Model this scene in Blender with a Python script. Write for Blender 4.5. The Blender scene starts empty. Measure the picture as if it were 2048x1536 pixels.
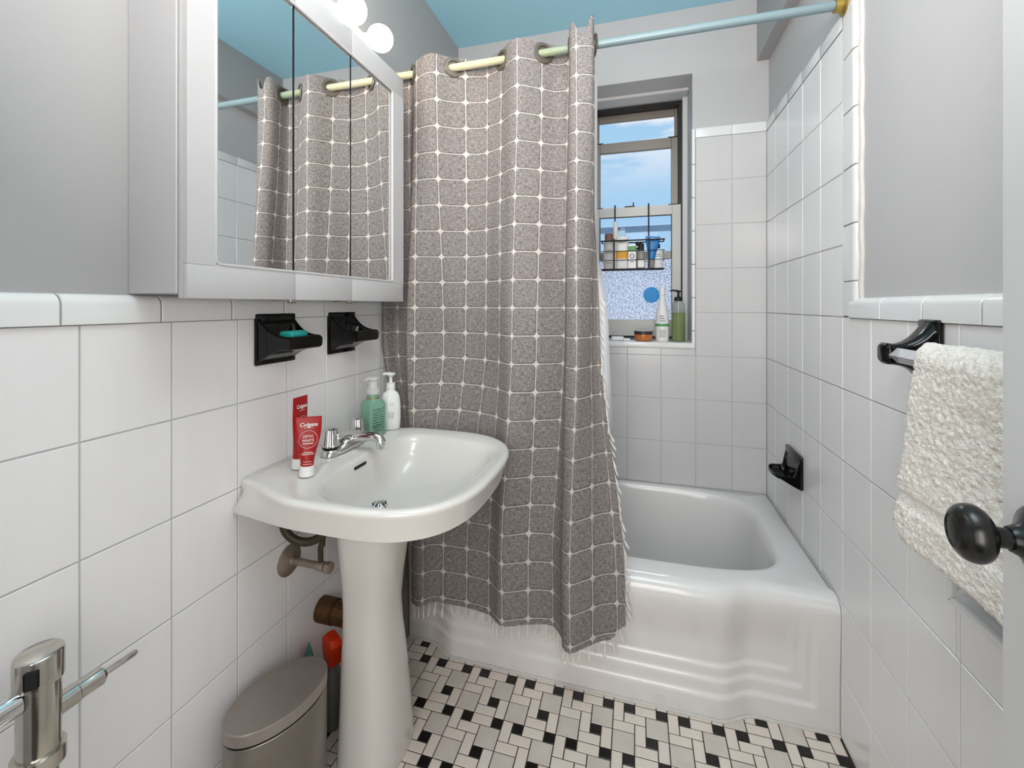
import bpy, bmesh, math, random
from mathutils import Vector, Matrix, noise
random.seed(7)
R = math.radians
PI = math.pi
S = bpy.context.scene
COL = S.collection

# ------------------------------------------------------------------ materials
def srgb(r, g, b):
    f = lambda c: (c / 255 / 12.92) if c <= 10 else ((c / 255 + .055) / 1.055) ** 2.4
    return (f(r), f(g), f(b), 1)

def nodes(name):
    m = bpy.data.materials.new(name)
    m.use_nodes = True
    nt = m.node_tree
    return m, nt, nt.nodes['Principled BSDF']

def N(nt, t, **kw):
    n = nt.nodes.new(t)
    for k, v in kw.items():
        setattr(n, k, v)
    return n

def mat(name, rgb, rough=.5, metal=0, var=.0, vscale=6, bump=0, bscale=60, trans=0, ior=1.45, emit=None, estr=0, coat=0, spec=.5, stretch=(1, 1, 1), sub=0):
    m, nt, b = nodes(name)
    c = srgb(*rgb)
    b.inputs['Base Color'].default_value = c
    b.inputs['Roughness'].default_value = rough
    b.inputs['Metallic'].default_value = metal
    b.inputs['Transmission Weight'].default_value = trans
    b.inputs['IOR'].default_value = ior
    b.inputs['Coat Weight'].default_value = coat
    b.inputs['Specular IOR Level'].default_value = spec
    if emit:
        b.inputs['Emission Color'].default_value = srgb(*emit)
        b.inputs['Emission Strength'].default_value = estr
    tc = N(nt, 'ShaderNodeTexCoord')
    mp = N(nt, 'ShaderNodeMapping')
    mp.inputs['Scale'].default_value = stretch
    nt.links.new(tc.outputs['Object'], mp.inputs['Vector'])
    nz = N(nt, 'ShaderNodeTexNoise')
    nz.inputs['Scale'].default_value = vscale
    nz.inputs['Detail'].default_value = 4
    nt.links.new(mp.outputs[0], nz.inputs['Vector'])
    if var:
        rp = N(nt, 'ShaderNodeMix', data_type='RGBA')
        rp.inputs['A'].default_value = [x * (1 - var) for x in c[:3]] + [1]
        rp.inputs['B'].default_value = [min(1, x * (1 + var)) for x in c[:3]] + [1]
        nt.links.new(nz.outputs['Fac'], rp.inputs['Factor'])
        nt.links.new(rp.outputs['Result'], b.inputs['Base Color'])
    if bump:
        nb = N(nt, 'ShaderNodeTexNoise')
        nb.inputs['Scale'].default_value = bscale
        nb.inputs['Detail'].default_value = 3
        nt.links.new(mp.outputs[0], nb.inputs['Vector'])
        bp = N(nt, 'ShaderNodeBump')
        bp.inputs['Strength'].default_value = bump
        bp.inputs['Distance'].default_value = .002
        nt.links.new(nb.outputs['Fac'], bp.inputs['Height'])
        nt.links.new(bp.outputs[0], b.inputs['Normal'])
    return m

M = {}
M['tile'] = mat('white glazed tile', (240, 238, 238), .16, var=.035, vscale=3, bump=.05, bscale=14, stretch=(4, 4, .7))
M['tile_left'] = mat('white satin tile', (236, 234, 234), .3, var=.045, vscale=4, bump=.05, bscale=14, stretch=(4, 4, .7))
M['tile_back'] = mat('shaded white tile', (206, 204, 204), .16, var=.035, vscale=3, bump=.05, bscale=14, stretch=(4, 4, .7))  # darker copy of the glazed tile, offsets strong lamp light on the back wall
M['trimtile'] = mat('white trim tile', (230, 230, 229), .15, var=.02)
M['grout'] = mat('grey wall grout', (186, 186, 186), .8)
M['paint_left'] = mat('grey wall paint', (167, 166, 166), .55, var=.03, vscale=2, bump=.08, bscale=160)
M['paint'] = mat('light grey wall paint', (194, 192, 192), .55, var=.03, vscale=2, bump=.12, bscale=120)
M['ceil'] = mat('blue ceiling paint', (168, 221, 240), .6, var=.03, vscale=2)
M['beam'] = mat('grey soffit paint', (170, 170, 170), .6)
M['porcelain'] = mat('white porcelain', (217, 213, 208), .12, var=.015, coat=.2)
M['enamel'] = mat('white tub enamel', (228, 225, 223), .14, var=.015, coat=.3)
M['cabinet'] = mat('white cabinet paint', (186, 185, 186), .35)
M['black'] = mat('black glazed ceramic', (5, 5, 5), .12, spec=.4)
M['knob'] = mat('oil rubbed black metal', (13, 12, 11), .25, spec=.6, var=.2, vscale=30)
M['chrome'] = mat('chrome', (215, 215, 215), .08, 1, var=.05)
M['chrome_worn'] = mat('worn chrome', (200, 196, 188), .16, 1, var=.12, vscale=25, bump=.1, bscale=40)
M['steel'] = mat('brushed steel', (150, 144, 138), .33, 1, var=.12, vscale=5, bump=.1, bscale=60, stretch=(1, 1, 12))
M['steel_lid'] = mat('dark brushed steel', (165, 156, 150), .45, .8, var=.1, vscale=30)
M['dark'] = mat('black rubber', (12, 12, 12), .6)
M['oldpipe'] = mat('tarnished pipe', (150, 138, 126), .45, .6, var=.35, vscale=30, bump=.4, bscale=80)
M['brass'] = mat('corroded brass', (92, 66, 38), .5, .6, var=.5, vscale=35, bump=.5, bscale=80)
M['darkmetal'] = mat('dark trap pipe', (70, 62, 50), .5, .5, var=.3, vscale=30)
M['mirror'] = mat('mirror glass', (238, 240, 240), .01, 1)
M['alu'] = mat('taupe window aluminium', (128, 120, 112), .4, .35, var=.06)
M['alu_light'] = mat('light window aluminium', (186, 184, 181), .45, .1, var=.04)
M['alu_dark'] = mat('dark window track', (22, 20, 20), .5)
M['white_wood'] = mat('white painted window wood', (205, 205, 206), .5, bump=.2, bscale=40)
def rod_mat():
    m, nt, b = nodes('blue rod with painted glow'); b.inputs['Roughness'].default_value = .35
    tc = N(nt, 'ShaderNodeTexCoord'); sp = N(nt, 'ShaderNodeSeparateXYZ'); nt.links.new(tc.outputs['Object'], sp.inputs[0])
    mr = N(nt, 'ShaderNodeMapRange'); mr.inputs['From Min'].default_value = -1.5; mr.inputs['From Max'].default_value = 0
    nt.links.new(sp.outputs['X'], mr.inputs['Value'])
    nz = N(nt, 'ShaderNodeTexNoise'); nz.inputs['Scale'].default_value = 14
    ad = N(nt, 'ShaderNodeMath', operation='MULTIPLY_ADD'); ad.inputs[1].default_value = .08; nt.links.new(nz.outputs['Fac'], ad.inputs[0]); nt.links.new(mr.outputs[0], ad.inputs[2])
    rp = N(nt, 'ShaderNodeValToRGB'); e = rp.color_ramp.elements  # cream and green end of the ramp imitates bulb light on the blue rod
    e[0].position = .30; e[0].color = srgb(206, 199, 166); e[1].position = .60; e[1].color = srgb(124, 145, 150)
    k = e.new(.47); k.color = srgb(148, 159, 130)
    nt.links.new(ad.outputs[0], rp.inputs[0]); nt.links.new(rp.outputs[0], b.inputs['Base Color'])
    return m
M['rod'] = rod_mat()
M['gold'] = mat('brass flange', (176, 150, 80), .35, .8, var=.2, vscale=30)
M['wire'] = mat('black coated wire', (16, 15, 16), .4)
M['white_plastic'] = mat('white plastic', (228, 228, 226), .35)
M['white_print'] = mat('white print', (240, 236, 234), .5)
M['red'] = mat('red tube plastic', (158, 12, 15), .35, var=.05)
M['teal_soap'] = mat('teal soap', (32, 158, 150), .45, var=.05)
M['grommet'] = mat('taupe metal grommet', (104, 97, 88), .35, .4)
M['tassel'] = mat('white cotton tassel', (222, 217, 210), .9, bump=.3, bscale=300)
M['liner'] = mat('white shower liner', (226, 228, 232), .45, var=.02)
M['bar'] = mat('clear acrylic bar', (186, 186, 188), .1, 0, coat=.4)
M['niche'] = mat('grey niche interior', (205, 205, 205), .25)
M['orange'] = mat('orange plastic', (238, 62, 22), .4)
M['greyplastic'] = mat('grey translucent plastic', (120, 116, 112), .3)
M['tealbag'] = mat('teal plastic film', (84, 130, 124), .35)
M['stone'] = mat('grey marble saddle', (120, 114, 108), .4, var=.35, vscale=25)
M['brown'] = mat('brown cap', (120, 84, 66), .5)
M['beige'] = mat('pale beige plastic', (205, 198, 192), .45)
M['yellow'] = mat('amber label', (226, 160, 44), .5, var=.15, vscale=60)
M['green_print'] = mat('green label', (92, 150, 88), .5)
M['ink'] = mat('black print', (26, 26, 30), .6)
M['greyink'] = mat('grey print', (120, 122, 126), .6)
M['blue'] = mat('blue plastic', (24, 118, 186), .35)
M['sticker'] = mat('blue sticker', (20, 132, 202), .5, emit=(20, 132, 202), estr=.12)  # slight emission added, the sticker itself is no light source
M['greytube'] = mat('grey cosmetic plastic', (142, 138, 134), .4)
M['amberjar'] = mat('orange cream jar', (188, 108, 46), .25, coat=.3)
M['jarlid'] = mat('dark jar label', (52, 44, 52), .4)
M['lidtop'] = mat('pale jar lid', (190, 182, 172), .4)
M['dgreen'] = mat('dark green print', (52, 96, 78), .5)
M['greensoap'] = mat('green hand soap', (150, 196, 172), .12, trans=.45, ior=1.35)
M['pumpclear'] = mat('frosted pump plastic', (226, 228, 226), .35, trans=.35)
M['clearplastic'] = mat('clear plastic', (235, 240, 238), .05, trans=.9, ior=1.1)
M['liquid'] = mat('olive green liquid', (150, 172, 62), .1, trans=.5, ior=1.33)
M['socket'] = mat('white lamp socket', (225, 222, 214), .4)
M['bulb'] = mat('frosted bulb', (255, 250, 240), .3, emit=(255, 240, 218), estr=11)
M['doorpaint'] = mat('grey white door paint', (226, 225, 224), .45)
M['softband'] = mat('blue grey soft band', (140, 166, 192), .7)
M['caulk'] = mat('old caulk', (206, 202, 196), .7, bump=.5, bscale=60, var=.12, vscale=40)

def towel_mat():
    m, nt, b = nodes('cream terry')
    b.inputs['Roughness'].default_value = 1
    b.inputs['Sheen Weight'].default_value = .3
    tc = N(nt, 'ShaderNodeTexCoord')
    mp = N(nt, 'ShaderNodeMapping'); mp.inputs['Scale'].default_value = (1, .8, 1.6)
    nt.links.new(tc.outputs['Object'], mp.inputs[0])
    nz = N(nt, 'ShaderNodeTexNoise'); nz.inputs['Scale'].default_value = 150; nz.inputs['Detail'].default_value = 5
    nz.inputs['Distortion'].default_value = 1.2
    nt.links.new(mp.outputs[0], nz.inputs['Vector'])
    rp = N(nt, 'ShaderNodeValToRGB')
    rp.color_ramp.elements[0].position = .28; rp.color_ramp.elements[0].color = srgb(214, 204, 193)
    rp.color_ramp.elements[1].position = .55; rp.color_ramp.elements[1].color = srgb(248, 243, 236)
    nt.links.new(nz.outputs['Fac'], rp.inputs[0])
    nt.links.new(rp.outputs[0], b.inputs['Base Color'])
    bp = N(nt, 'ShaderNodeBump'); bp.inputs['Strength'].default_value = .8; bp.inputs['Distance'].default_value = .004
    nt.links.new(nz.outputs['Fac'], bp.inputs['Height'])
    nt.links.new(bp.outputs[0], b.inputs['Normal'])
    return m
M['towel'] = towel_mat()

CELL = .0925
def curtain_mat():
    m, nt, b = nodes('heathered grid fabric')
    L = nt.links.new
    b.inputs['Roughness'].default_value = .95
    b.inputs['Specular IOR Level'].default_value = .1
    uv = N(nt, 'ShaderNodeUVMap')
    sep = N(nt, 'ShaderNodeSeparateXYZ'); L(uv.outputs[0], sep.inputs[0])
    def math_(op, a, bb=None, c=None):
        n = N(nt, 'ShaderNodeMath', operation=op)
        for i, v in enumerate((a, bb, c)):
            if v is None: continue
            if isinstance(v, (int, float)): n.inputs[i].default_value = v
            else: L(v, n.inputs[i])
        return n.outputs[0]
    def local(o):
        return math_('ABSOLUTE', math_('SUBTRACT', math_('FRACT', o), .5))
    r, h = .155, .484
    ax = math_('SUBTRACT', local(sep.outputs[0]), h - r)
    ay = math_('SUBTRACT', local(sep.outputs[1]), h - r)
    mx = math_('MAXIMUM', ax, 0); my = math_('MAXIMUM', ay, 0)
    d = math_('SQRT', math_('ADD', math_('MULTIPLY', mx, mx), math_('MULTIPLY', my, my)))
    d = math_('ADD', d, math_('MINIMUM', math_('MAXIMUM', ax, ay), 0))
    sdf = math_('SUBTRACT', d, r)
    line = N(nt, 'ShaderNodeMapRange', interpolation_type='SMOOTHSTEP')
    line.inputs['From Min'].default_value = -.006; line.inputs['From Max'].default_value = .008
    L(sdf, line.inputs['Value'])
    # heathered weave: threads both ways
    def thread(sx, sy, sc):
        mp = N(nt, 'ShaderNodeMapping'); mp.inputs['Scale'].default_value = (sx, sy, 1)
        L(uv.outputs[0], mp.inputs[0])
        nz = N(nt, 'ShaderNodeTexNoise'); nz.inputs['Scale'].default_value = sc; nz.inputs['Detail'].default_value = 3
        L(mp.outputs[0], nz.inputs['Vector'])
        return nz.outputs['Fac']
    t = math_('ADD', math_('MULTIPLY', thread(1, 3.4, 6.5), .52), math_('MULTIPLY', thread(3.4, 1, 6.5), .48))
    rp = N(nt, 'ShaderNodeValToRGB')
    rp.color_ramp.elements[0].position = .38; rp.color_ramp.elements[0].color = srgb(104, 99, 98)
    rp.color_ramp.elements[1].position = .62; rp.color_ramp.elements[1].color = srgb(152, 145, 142)
    L(t, rp.inputs[0])
    edge = N(nt, 'ShaderNodeMapRange', interpolation_type='SMOOTHSTEP')
    edge.inputs['From Min'].default_value = -.07; edge.inputs['From Max'].default_value = -.005
    L(sdf, edge.inputs['Value'])
    dk = N(nt, 'ShaderNodeMix', data_type='RGBA'); dk.blend_type = 'MULTIPLY'
    L(math_('MULTIPLY', edge.outputs[0], .22), dk.inputs['Factor']); L(rp.outputs[0], dk.inputs['A'])
    dk.inputs['B'].default_value = srgb(90, 84, 82)
    mix = N(nt, 'ShaderNodeMix', data_type='RGBA')
    L(line.outputs[0], mix.inputs['Factor']); L(dk.outputs['Result'], mix.inputs['A'])
    mix.inputs['B'].default_value = srgb(198, 191, 184)
    L(mix.outputs['Result'], b.inputs['Base Color'])
    hgt = math_('ADD', math_('MULTIPLY', edge.outputs[0], -.6), math_('MULTIPLY', t, .5))
    bp = N(nt, 'ShaderNodeBump'); bp.inputs['Strength'].default_value = .6; bp.inputs['Distance'].default_value = .003
    L(hgt, bp.inputs['Height']); L(bp.outputs[0], b.inputs['Normal'])
    return m
M['curtain'] = curtain_mat()

def glass_mat(name, tint, frost=False):
    m = bpy.data.materials.new(name); m.use_nodes = True
    nt = m.node_tree; nt.nodes.clear(); L = nt.links.new
    out = N(nt, 'ShaderNodeOutputMaterial')
    tr = N(nt, 'ShaderNodeBsdfTransparent'); tr.inputs[0].default_value = tint
    gl = N(nt, 'ShaderNodeBsdfGlossy'); gl.inputs['Roughness'].default_value = .02
    mx = N(nt, 'ShaderNodeMixShader')
    if frost:
        tl = N(nt, 'ShaderNodeBsdfTranslucent')
        df = N(nt, 'ShaderNodeBsdfDiffuse')
        tc = N(nt, 'ShaderNodeTexCoord')
        vz = N(nt, 'ShaderNodeTexNoise'); vz.inputs['Scale'].default_value = 130; vz.inputs['Detail'].default_value = 3
        L(tc.outputs['Object'], vz.inputs['Vector'])
        rp = N(nt, 'ShaderNodeValToRGB')
        rp.color_ramp.elements[0].position = .35; rp.color_ramp.elements[0].color = srgb(158, 164, 176)
        rp.color_ramp.elements[1].position = .6; rp.color_ramp.elements[1].color = srgb(246, 247, 250)
        L(vz.outputs['Fac'], rp.inputs[0]); L(rp.outputs[0], tl.inputs[0]); L(rp.outputs[0], df.inputs[0])
        m2 = N(nt, 'ShaderNodeMixShader'); m2.inputs[0].default_value = .2
        L(tl.outputs[0], m2.inputs[1]); L(df.outputs[0], m2.inputs[2])
        m3 = N(nt, 'ShaderNodeMixShader'); m3.inputs[0].default_value = .78
        L(tr.outputs[0], m3.inputs[1]); L(m2.outputs[0], m3.inputs[2])
        L(m3.outputs[0], out.inputs[0])
    else:
        fr = N(nt, 'ShaderNodeFresnel'); fr.inputs[0].default_value = 1.06
        L(fr.outputs[0], mx.inputs[0]); L(tr.outputs[0], mx.inputs[1]); L(gl.outputs[0], mx.inputs[2])
        L(mx.outputs[0], out.inputs[0])
    return m
M['glass'] = glass_mat('window glass', (.96, .98, 1, 1))
M['frost'] = glass_mat('pebbled glass', (.9, .93, 1, 1), True)

# floor tile materials
M['ft_white'] = mat('cream floor tile', (224, 213, 202), .35, var=.06, vscale=12)
M['ft_marble'] = mat('marble floor tile', (206, 197, 188), .32, var=.16, vscale=18)
M['ft_black'] = mat('black floor tile', (16, 15, 15), .25, var=.8, vscale=120, bump=.4, bscale=200)
M['ft_grout'] = mat('dark floor grout', (58, 52, 46), .9)

# ------------------------------------------------------------------ mesh helpers
def finish(me, smooth=True, ang=35):
    if smooth:
        for p in me.polygons: p.use_smooth = True
        me.set_sharp_from_angle(angle=R(ang))

def link(name, me, mats, parent=None, smooth=True, ang=35):
    o = bpy.data.objects.new(name, me)
    COL.objects.link(o)
    if not isinstance(mats, (list, tuple)): mats = [mats]
    for m in mats: me.materials.append(M[m] if isinstance(m, str) else m)
    finish(me, smooth, ang)
    if parent: o.parent = parent
    return o

class MB:
    """collects shapes and links them as one mesh"""
    def __init__(self): self.bm = bmesh.new(); self.mi = 0
    def face(self, vs):
        try:
            f = self.bm.faces.new(vs); f.material_index = self.mi; return f
        except ValueError: return None
    def box(self, x0, x1, y0, y1, z0, z1, bev=0, seg=2, mtx=None):
        b2 = bmesh.new()
        bmesh.ops.create_cube(b2, size=1)
        for v in b2.verts:
            v.co = Vector((x0 + (v.co.x + .5) * (x1 - x0), y0 + (v.co.y + .5) * (y1 - y0), z0 + (v.co.z + .5) * (z1 - z0)))
        if bev: bmesh.ops.bevel(b2, geom=list(b2.edges), offset=bev, segments=seg, affect='EDGES', profile=.5)
        self.merge(b2, mtx); return self
    def merge(self, b2, mtx=None):
        if mtx is not None: bmesh.ops.transform(b2, matrix=mtx, verts=list(b2.verts))
        bmesh.ops.recalc_face_normals(b2, faces=list(b2.faces))
        mp = {v: self.bm.verts.new(v.co) for v in b2.verts}
        for f in b2.faces: self.face([mp[v] for v in f.verts])
        b2.free(); return self
    def loft(self, loops, closed=True, cap0=False, cap1=False, mtx=None):
        b2 = bmesh.new()
        rows = [[b2.verts.new(p) for p in lp] for lp in loops]
        n = len(rows[0])
        for a, b in zip(rows, rows[1:]):
            for i in range(n if closed else n - 1):
                j = (i + 1) % n
                try: b2.faces.new((a[i], a[j], b[j], b[i]))
                except ValueError: pass
        if cap0: b2.faces.new(list(reversed(rows[0])))
        if cap1: b2.faces.new(rows[-1])
        bmesh.ops.remove_doubles(b2, verts=list(b2.verts), dist=1e-6)
        return self.merge(b2, mtx)
    def lathe(self, prof, n=32, sx=1, sy=1, mtx=None, flute=0, nf=0):
        loops = []
        for r, z in prof:
            lp = []
            for k in range(n):
                a = 2 * PI * k / n
                rr = max(r, 1e-5) * (1 + (flute * math.cos(nf * a) if nf else 0))
                lp.append((rr * math.cos(a) * sx, rr * math.sin(a) * sy, z))
            loops.append(lp)
        return self.loft(loops, True, prof[0][0] > 1e-4, prof[-1][0] > 1e-4, mtx)
    def tube(self, pts, r, n=12, caps=True):
        pts = [Vector(p) for p in pts]
        rs = r if isinstance(r, (list, tuple)) else [r] * len(pts)
        loops = []
        t0 = (pts[1] - pts[0]).normalized()
        up = Vector((0, 0, 1)) if abs(t0.z) < .9 else Vector((1, 0, 0))
        nrm = (up - t0 * up.dot(t0)).normalized()
        for i, p in enumerate(pts):
            t = (pts[min(i + 1, len(pts) - 1)] - pts[max(i - 1, 0)]).normalized()
            nrm = (nrm - t * nrm.dot(t)).normalized()
            bn = t.cross(nrm)
            loops.append([p + (nrm * math.cos(2 * PI * k / n) + bn * math.sin(2 * PI * k / n)) * rs[i] for k in range(n)])
        return self.loft(loops, True, caps, caps)
    def ring(self, c, R0, r, axis='z', n=36, m=8, mtx=None):
        loops = []
        for i in range(n + 1):
            a = 2 * PI * i / n
            lp = []
            for k in range(m):
                b = 2 * PI * k / m
                rr = R0 + r * math.cos(b); h = r * math.sin(b)
                p = (rr * math.cos(a), rr * math.sin(a), h)
                if axis == 'x': p = (p[2], p[0], p[1])
                if axis == 'y': p = (p[0], p[2], p[1])
                lp.append((c[0] + p[0], c[1] + p[1], c[2] + p[2]))
            loops.append(lp)
        return self.loft(loops, True, mtx=mtx)
    def prism(self, poly, axis, a0, a1, bev=0, mtx=None):
        """poly in the two other axes, extruded along axis"""
        def P(u, v, w):
            return {'x': (w, u, v), 'y': (u, w, v), 'z': (u, v, w)}[axis]
        b2 = bmesh.new()
        A = [b2.verts.new(P(u, v, a0)) for u, v in poly]
        B = [b2.verts.new(P(u, v, a1)) for u, v in poly]
        n = len(poly)
        b2.faces.new(list(reversed(A))); b2.faces.new(B)
        for i in range(n): b2.faces.new((A[i], A[(i + 1) % n], B[(i + 1) % n], B[i]))
        bmesh.ops.recalc_face_normals(b2, faces=list(b2.faces))
        if bev: bmesh.ops.bevel(b2, geom=list(b2.edges), offset=bev, segments=2, affect='EDGES', profile=.5)
        return self.merge(b2, mtx)
    def build(self, name, mats, parent=None, smooth=True, ang=35):
        me = bpy.data.meshes.new(name); self.bm.to_mesh(me); self.bm.free()
        return link(name, me, mats, parent, smooth, ang)

def tag(o, label, cat, group=None):
    o['label'] = label; o['category'] = cat
    if group: o['group'] = group
    return o
def empty(name, loc, label=None, cat=None, group=None, rz=0):
    o = bpy.data.objects.new(name, None); COL.objects.link(o)
    o.location = loc; o.rotation_euler = (0, 0, rz); o.empty_display_size = .05
    if label: tag(o, label, cat, group)
    return o
def struct(o): o['kind'] = 'structure'; return o
def sm(a, b, x):
    t = max(0, min(1, (x - a) / (b - a))); return t * t * (3 - 2 * t)
def lerp(a, b, t): return a + (b - a) * t
def cat_rom(xs, ys, x):
    """monotone-ish cubic through knots"""
    n = len(xs)
    if x <= xs[0]: return ys[0]
    if x >= xs[-1]: return ys[-1]
    i = max(k for k in range(n - 1) if xs[k] <= x)
    def slope(k):
        if k == 0: return (ys[1] - ys[0]) / (xs[1] - xs[0])
        if k == n - 1: return (ys[-1] - ys[-2]) / (xs[-1] - xs[-2])
        return (ys[k + 1] - ys[k - 1]) / (xs[k + 1] - xs[k - 1])
    h = xs[i + 1] - xs[i]; t = (x - xs[i]) / h
    return ((2 * t**3 - 3 * t * t + 1) * ys[i] + (t**3 - 2 * t * t + t) * h * slope(i)
            + (-2 * t**3 + 3 * t * t) * ys[i + 1] + (t**3 - t * t) * h * slope(i + 1))

def lettering(s, size, mtx, m, parent, name='lettering', align='CENTER', shear=0, bold=0):
    cu = bpy.data.curves.new('f', 'FONT'); cu.body = s; cu.size = size; cu.align_x = align; cu.align_y = 'CENTER'
    cu.extrude = .00008; cu.shear = shear; cu.offset = bold; cu.resolution_u = 2
    t = bpy.data.objects.new('f', cu); COL.objects.link(t)
    dg = bpy.context.evaluated_depsgraph_get(); dg.update()
    me = bpy.data.meshes.new_from_object(t.evaluated_get(dg))
    bpy.data.objects.remove(t); bpy.data.curves.remove(cu)
    me.transform(mtx)
    me.materials.clear()
    return link(name, me, m, parent, False)

# ------------------------------------------------------------------ room dimensions (metres)
W, D, H = 1.5025, 2.215, 2.67
TH, TW = .2065, .1562            # wall tile height, width
CAP_Z = 1.217                    # underside of the cap row
YR = -.12                        # rear wall face

def cut(rects, hole):
    out = []
    a0, a1, b0, b1 = hole
    for (u0, u1, v0, v1) in rects:
        if u1 <= a0 or u0 >= a1 or v1 <= b0 or v0 >= b1: out.append((u0, u1, v0, v1)); continue
        if u0 < a0: out.append((u0, a0, v0, v1))
        if u1 > a1: out.append((a1, u1, v0, v1))
        m0, m1 = max(u0, a0), min(u1, a1)
        if v0 < b0: out.append((m0, m1, v0, b0))
        if v1 > b1: out.append((m0, m1, b1, v1))
    return [r for r in out if r[1] - r[0] > .003 and r[3] - r[2] > .003]

def grid(u0, u1, v0, v1, uo, vo):
    us = sorted({u0, u1} | {uo + k * TW for k in range(-20, 30) if u0 + .004 < uo + k * TW < u1 - .004})
    vs = sorted({v0, v1} | {vo + k * TH for k in range(-20, 30) if v0 + .004 < vo + k * TH < v1 - .004})
    return [(a, b, c, d) for a, b in zip(us, us[1:]) for c, d in zip(vs, vs[1:])]

def tile_panel(name, rects, place, tm, parent, gap=.0026, bev=.0012, tilt=.0022, back=.0016):
    """rects in (u,v); place(u,v,depth) -> point, depth measured out of the wall"""
    mb = MB()
    for (u0, u1, v0, v1) in rects:
        g = gap / 2
        a, b, c, d = u0 + g, u1 - g, v0 + g, v1 - g
        tu, tv = random.uniform(-tilt, tilt), random.uniform(-tilt, tilt)
        cu, cv = (a + b) / 2, (c + d) / 2
        mb.mi = 0
        inn = [(a + bev, c + bev), (b - bev, c + bev), (b - bev, d - bev), (a + bev, d - bev)]
        out = [(a, c), (b, c), (b, d), (a, d)]
        I = [mb.bm.verts.new(place(u, v, (u - cu) * tu + (v - cv) * tv)) for u, v in inn]
        O = [mb.bm.verts.new(place(u, v, -bev - .0008)) for u, v in out]
        mb.face(I)
        for k in range(4): mb.face((O[k], O[(k + 1) % 4], I[(k + 1) % 4], I[k]))
        mb.mi = 1
        mb.face([mb.bm.verts.new(place(u, v, -back)) for u, v in ((u0, v0), (u1, v0), (u1, v1), (u0, v1))])
    o = mb.build(name, [tm, 'grout'], parent, False)
    return o

# ------------------------------------------------------------------ floor
def build_floor():
    mb = MB()
    mb.mi = 3
    x0, x1, y0, y1 = 0, W, YR - .02, 1.5
    mb.face([mb.bm.verts.new(p) for p in ((x0, y0, -.0015), (x1, y0, -.0015), (x1, y1, -.0015), (x0, y1, -.0015))])
    U, P = .0317, .1585
    g = .0013
    spec = [(0, 0, 1, 1, 2), (2, 0, 1, 1, 2), (4, 3, 1, 1, 2),
            (-1, 1, 2, 2, 1), (1, 3, 2, 2, 1),
            (1, 0, 1, 2, 0), (3, 0, 2, 1, 0), (2, 1, 2, 1, 0), (1, 2, 2, 1, 0), (3, 2, 1, 2, 0), (0, 3, 1, 2, 0), (3, 4, 2, 1, 0)]
    for I in range(-5, 9):
        for J in range(-2, 12):
            for (i, j, w, h, m) in spec:
                ax = .532 - U / 2 + I * P + i * U; bx = ax + w * U
                by = 1.397 + U / 2 - J * P - j * U; ay = by - h * U
                ax, bx, ay, by = max(ax + g, x0), min(bx - g, x1), max(ay + g, y0), min(by - g, y1)
                if bx - ax < .004 or by - ay < .004: continue
                b = .0009
                dz = random.uniform(-.0003, .0003)
                mb.mi = m
                In = [mb.bm.verts.new(p) for p in ((ax + b, ay + b, dz), (bx - b, ay + b, dz), (bx - b, by - b, dz), (ax + b, by - b, dz))]
                Ou = [mb.bm.verts.new(p) for p in ((ax, ay, -.0014), (bx, ay, -.0014), (bx, by, -.0014), (ax, by, -.0014))]
                mb.face(In)
                for k in range(4): mb.face((Ou[k], Ou[(k + 1) % 4], In[(k + 1) % 4], In[k]))
    o = struct(mb.build('floor', ['ft_white', 'ft_marble', 'ft_black', 'ft_grout'], None, False))
    mb = MB(); mb.box(-.16, W + .16, YR - 1.3, D + .3, -.12, -.0016)
    mb.build('subfloor', 'ft_grout', o, False)
build_floor()

# ------------------------------------------------------------------ walls
def cap_run(name, joints, place, parent, h=.054, out=.006, quarter=.02):
    """bullnose cap: profile in (out, up); joints along the run; place(s, out, up)"""
    mb = MB()
    prof = [(-.014, 0), (out, 0), (out, h - quarter)]
    for k in range(1, 7):
        a = k / 6 * PI / 2
        prof.append((out - quarter + quarter * math.cos(a), h - quarter + quarter * math.sin(a)))
    prof.append((-.014, h))
    for a, b in zip(joints, joints[1:]):
        g = .0013
        loops = [[place(s, o_ - e, u - e * (u > .001)) for o_, u in prof] for s, e in ((a + g, .0015), (a + g + .0015, 0), (b - g - .0015, 0), (b - g, .0015))]
        mb.mi = 0
        mb.loft(loops, False)
    mb.mi = 1
    mb.loft([[place(s, o_ - .003, u - .002 * (u > .001)) for o_, u in prof] for s in (joints[0], joints[-1])], False)
    o = mb.build(name, ['trimtile', 'grout'], parent)
    return o if parent else struct(o)

# left wall
wl = MB(); wl.box(-.15, -.012, YR - .15, D + .3, -.1, H + .05)
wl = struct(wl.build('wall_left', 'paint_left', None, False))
rects = grid(YR, D, 0, CAP_Z, .522, CAP_Z - 6 * TH)
tile_panel('wall_tile', rects, lambda u, v, d: (d, u, v), 'tile_left', wl)
j0 = .493
cap_run('cap_tile', [YR] + [j0 + k * .1605 for k in range(-3, 11)] + [D], lambda s, o, u: (o, s, CAP_Z + u), wl)

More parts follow.
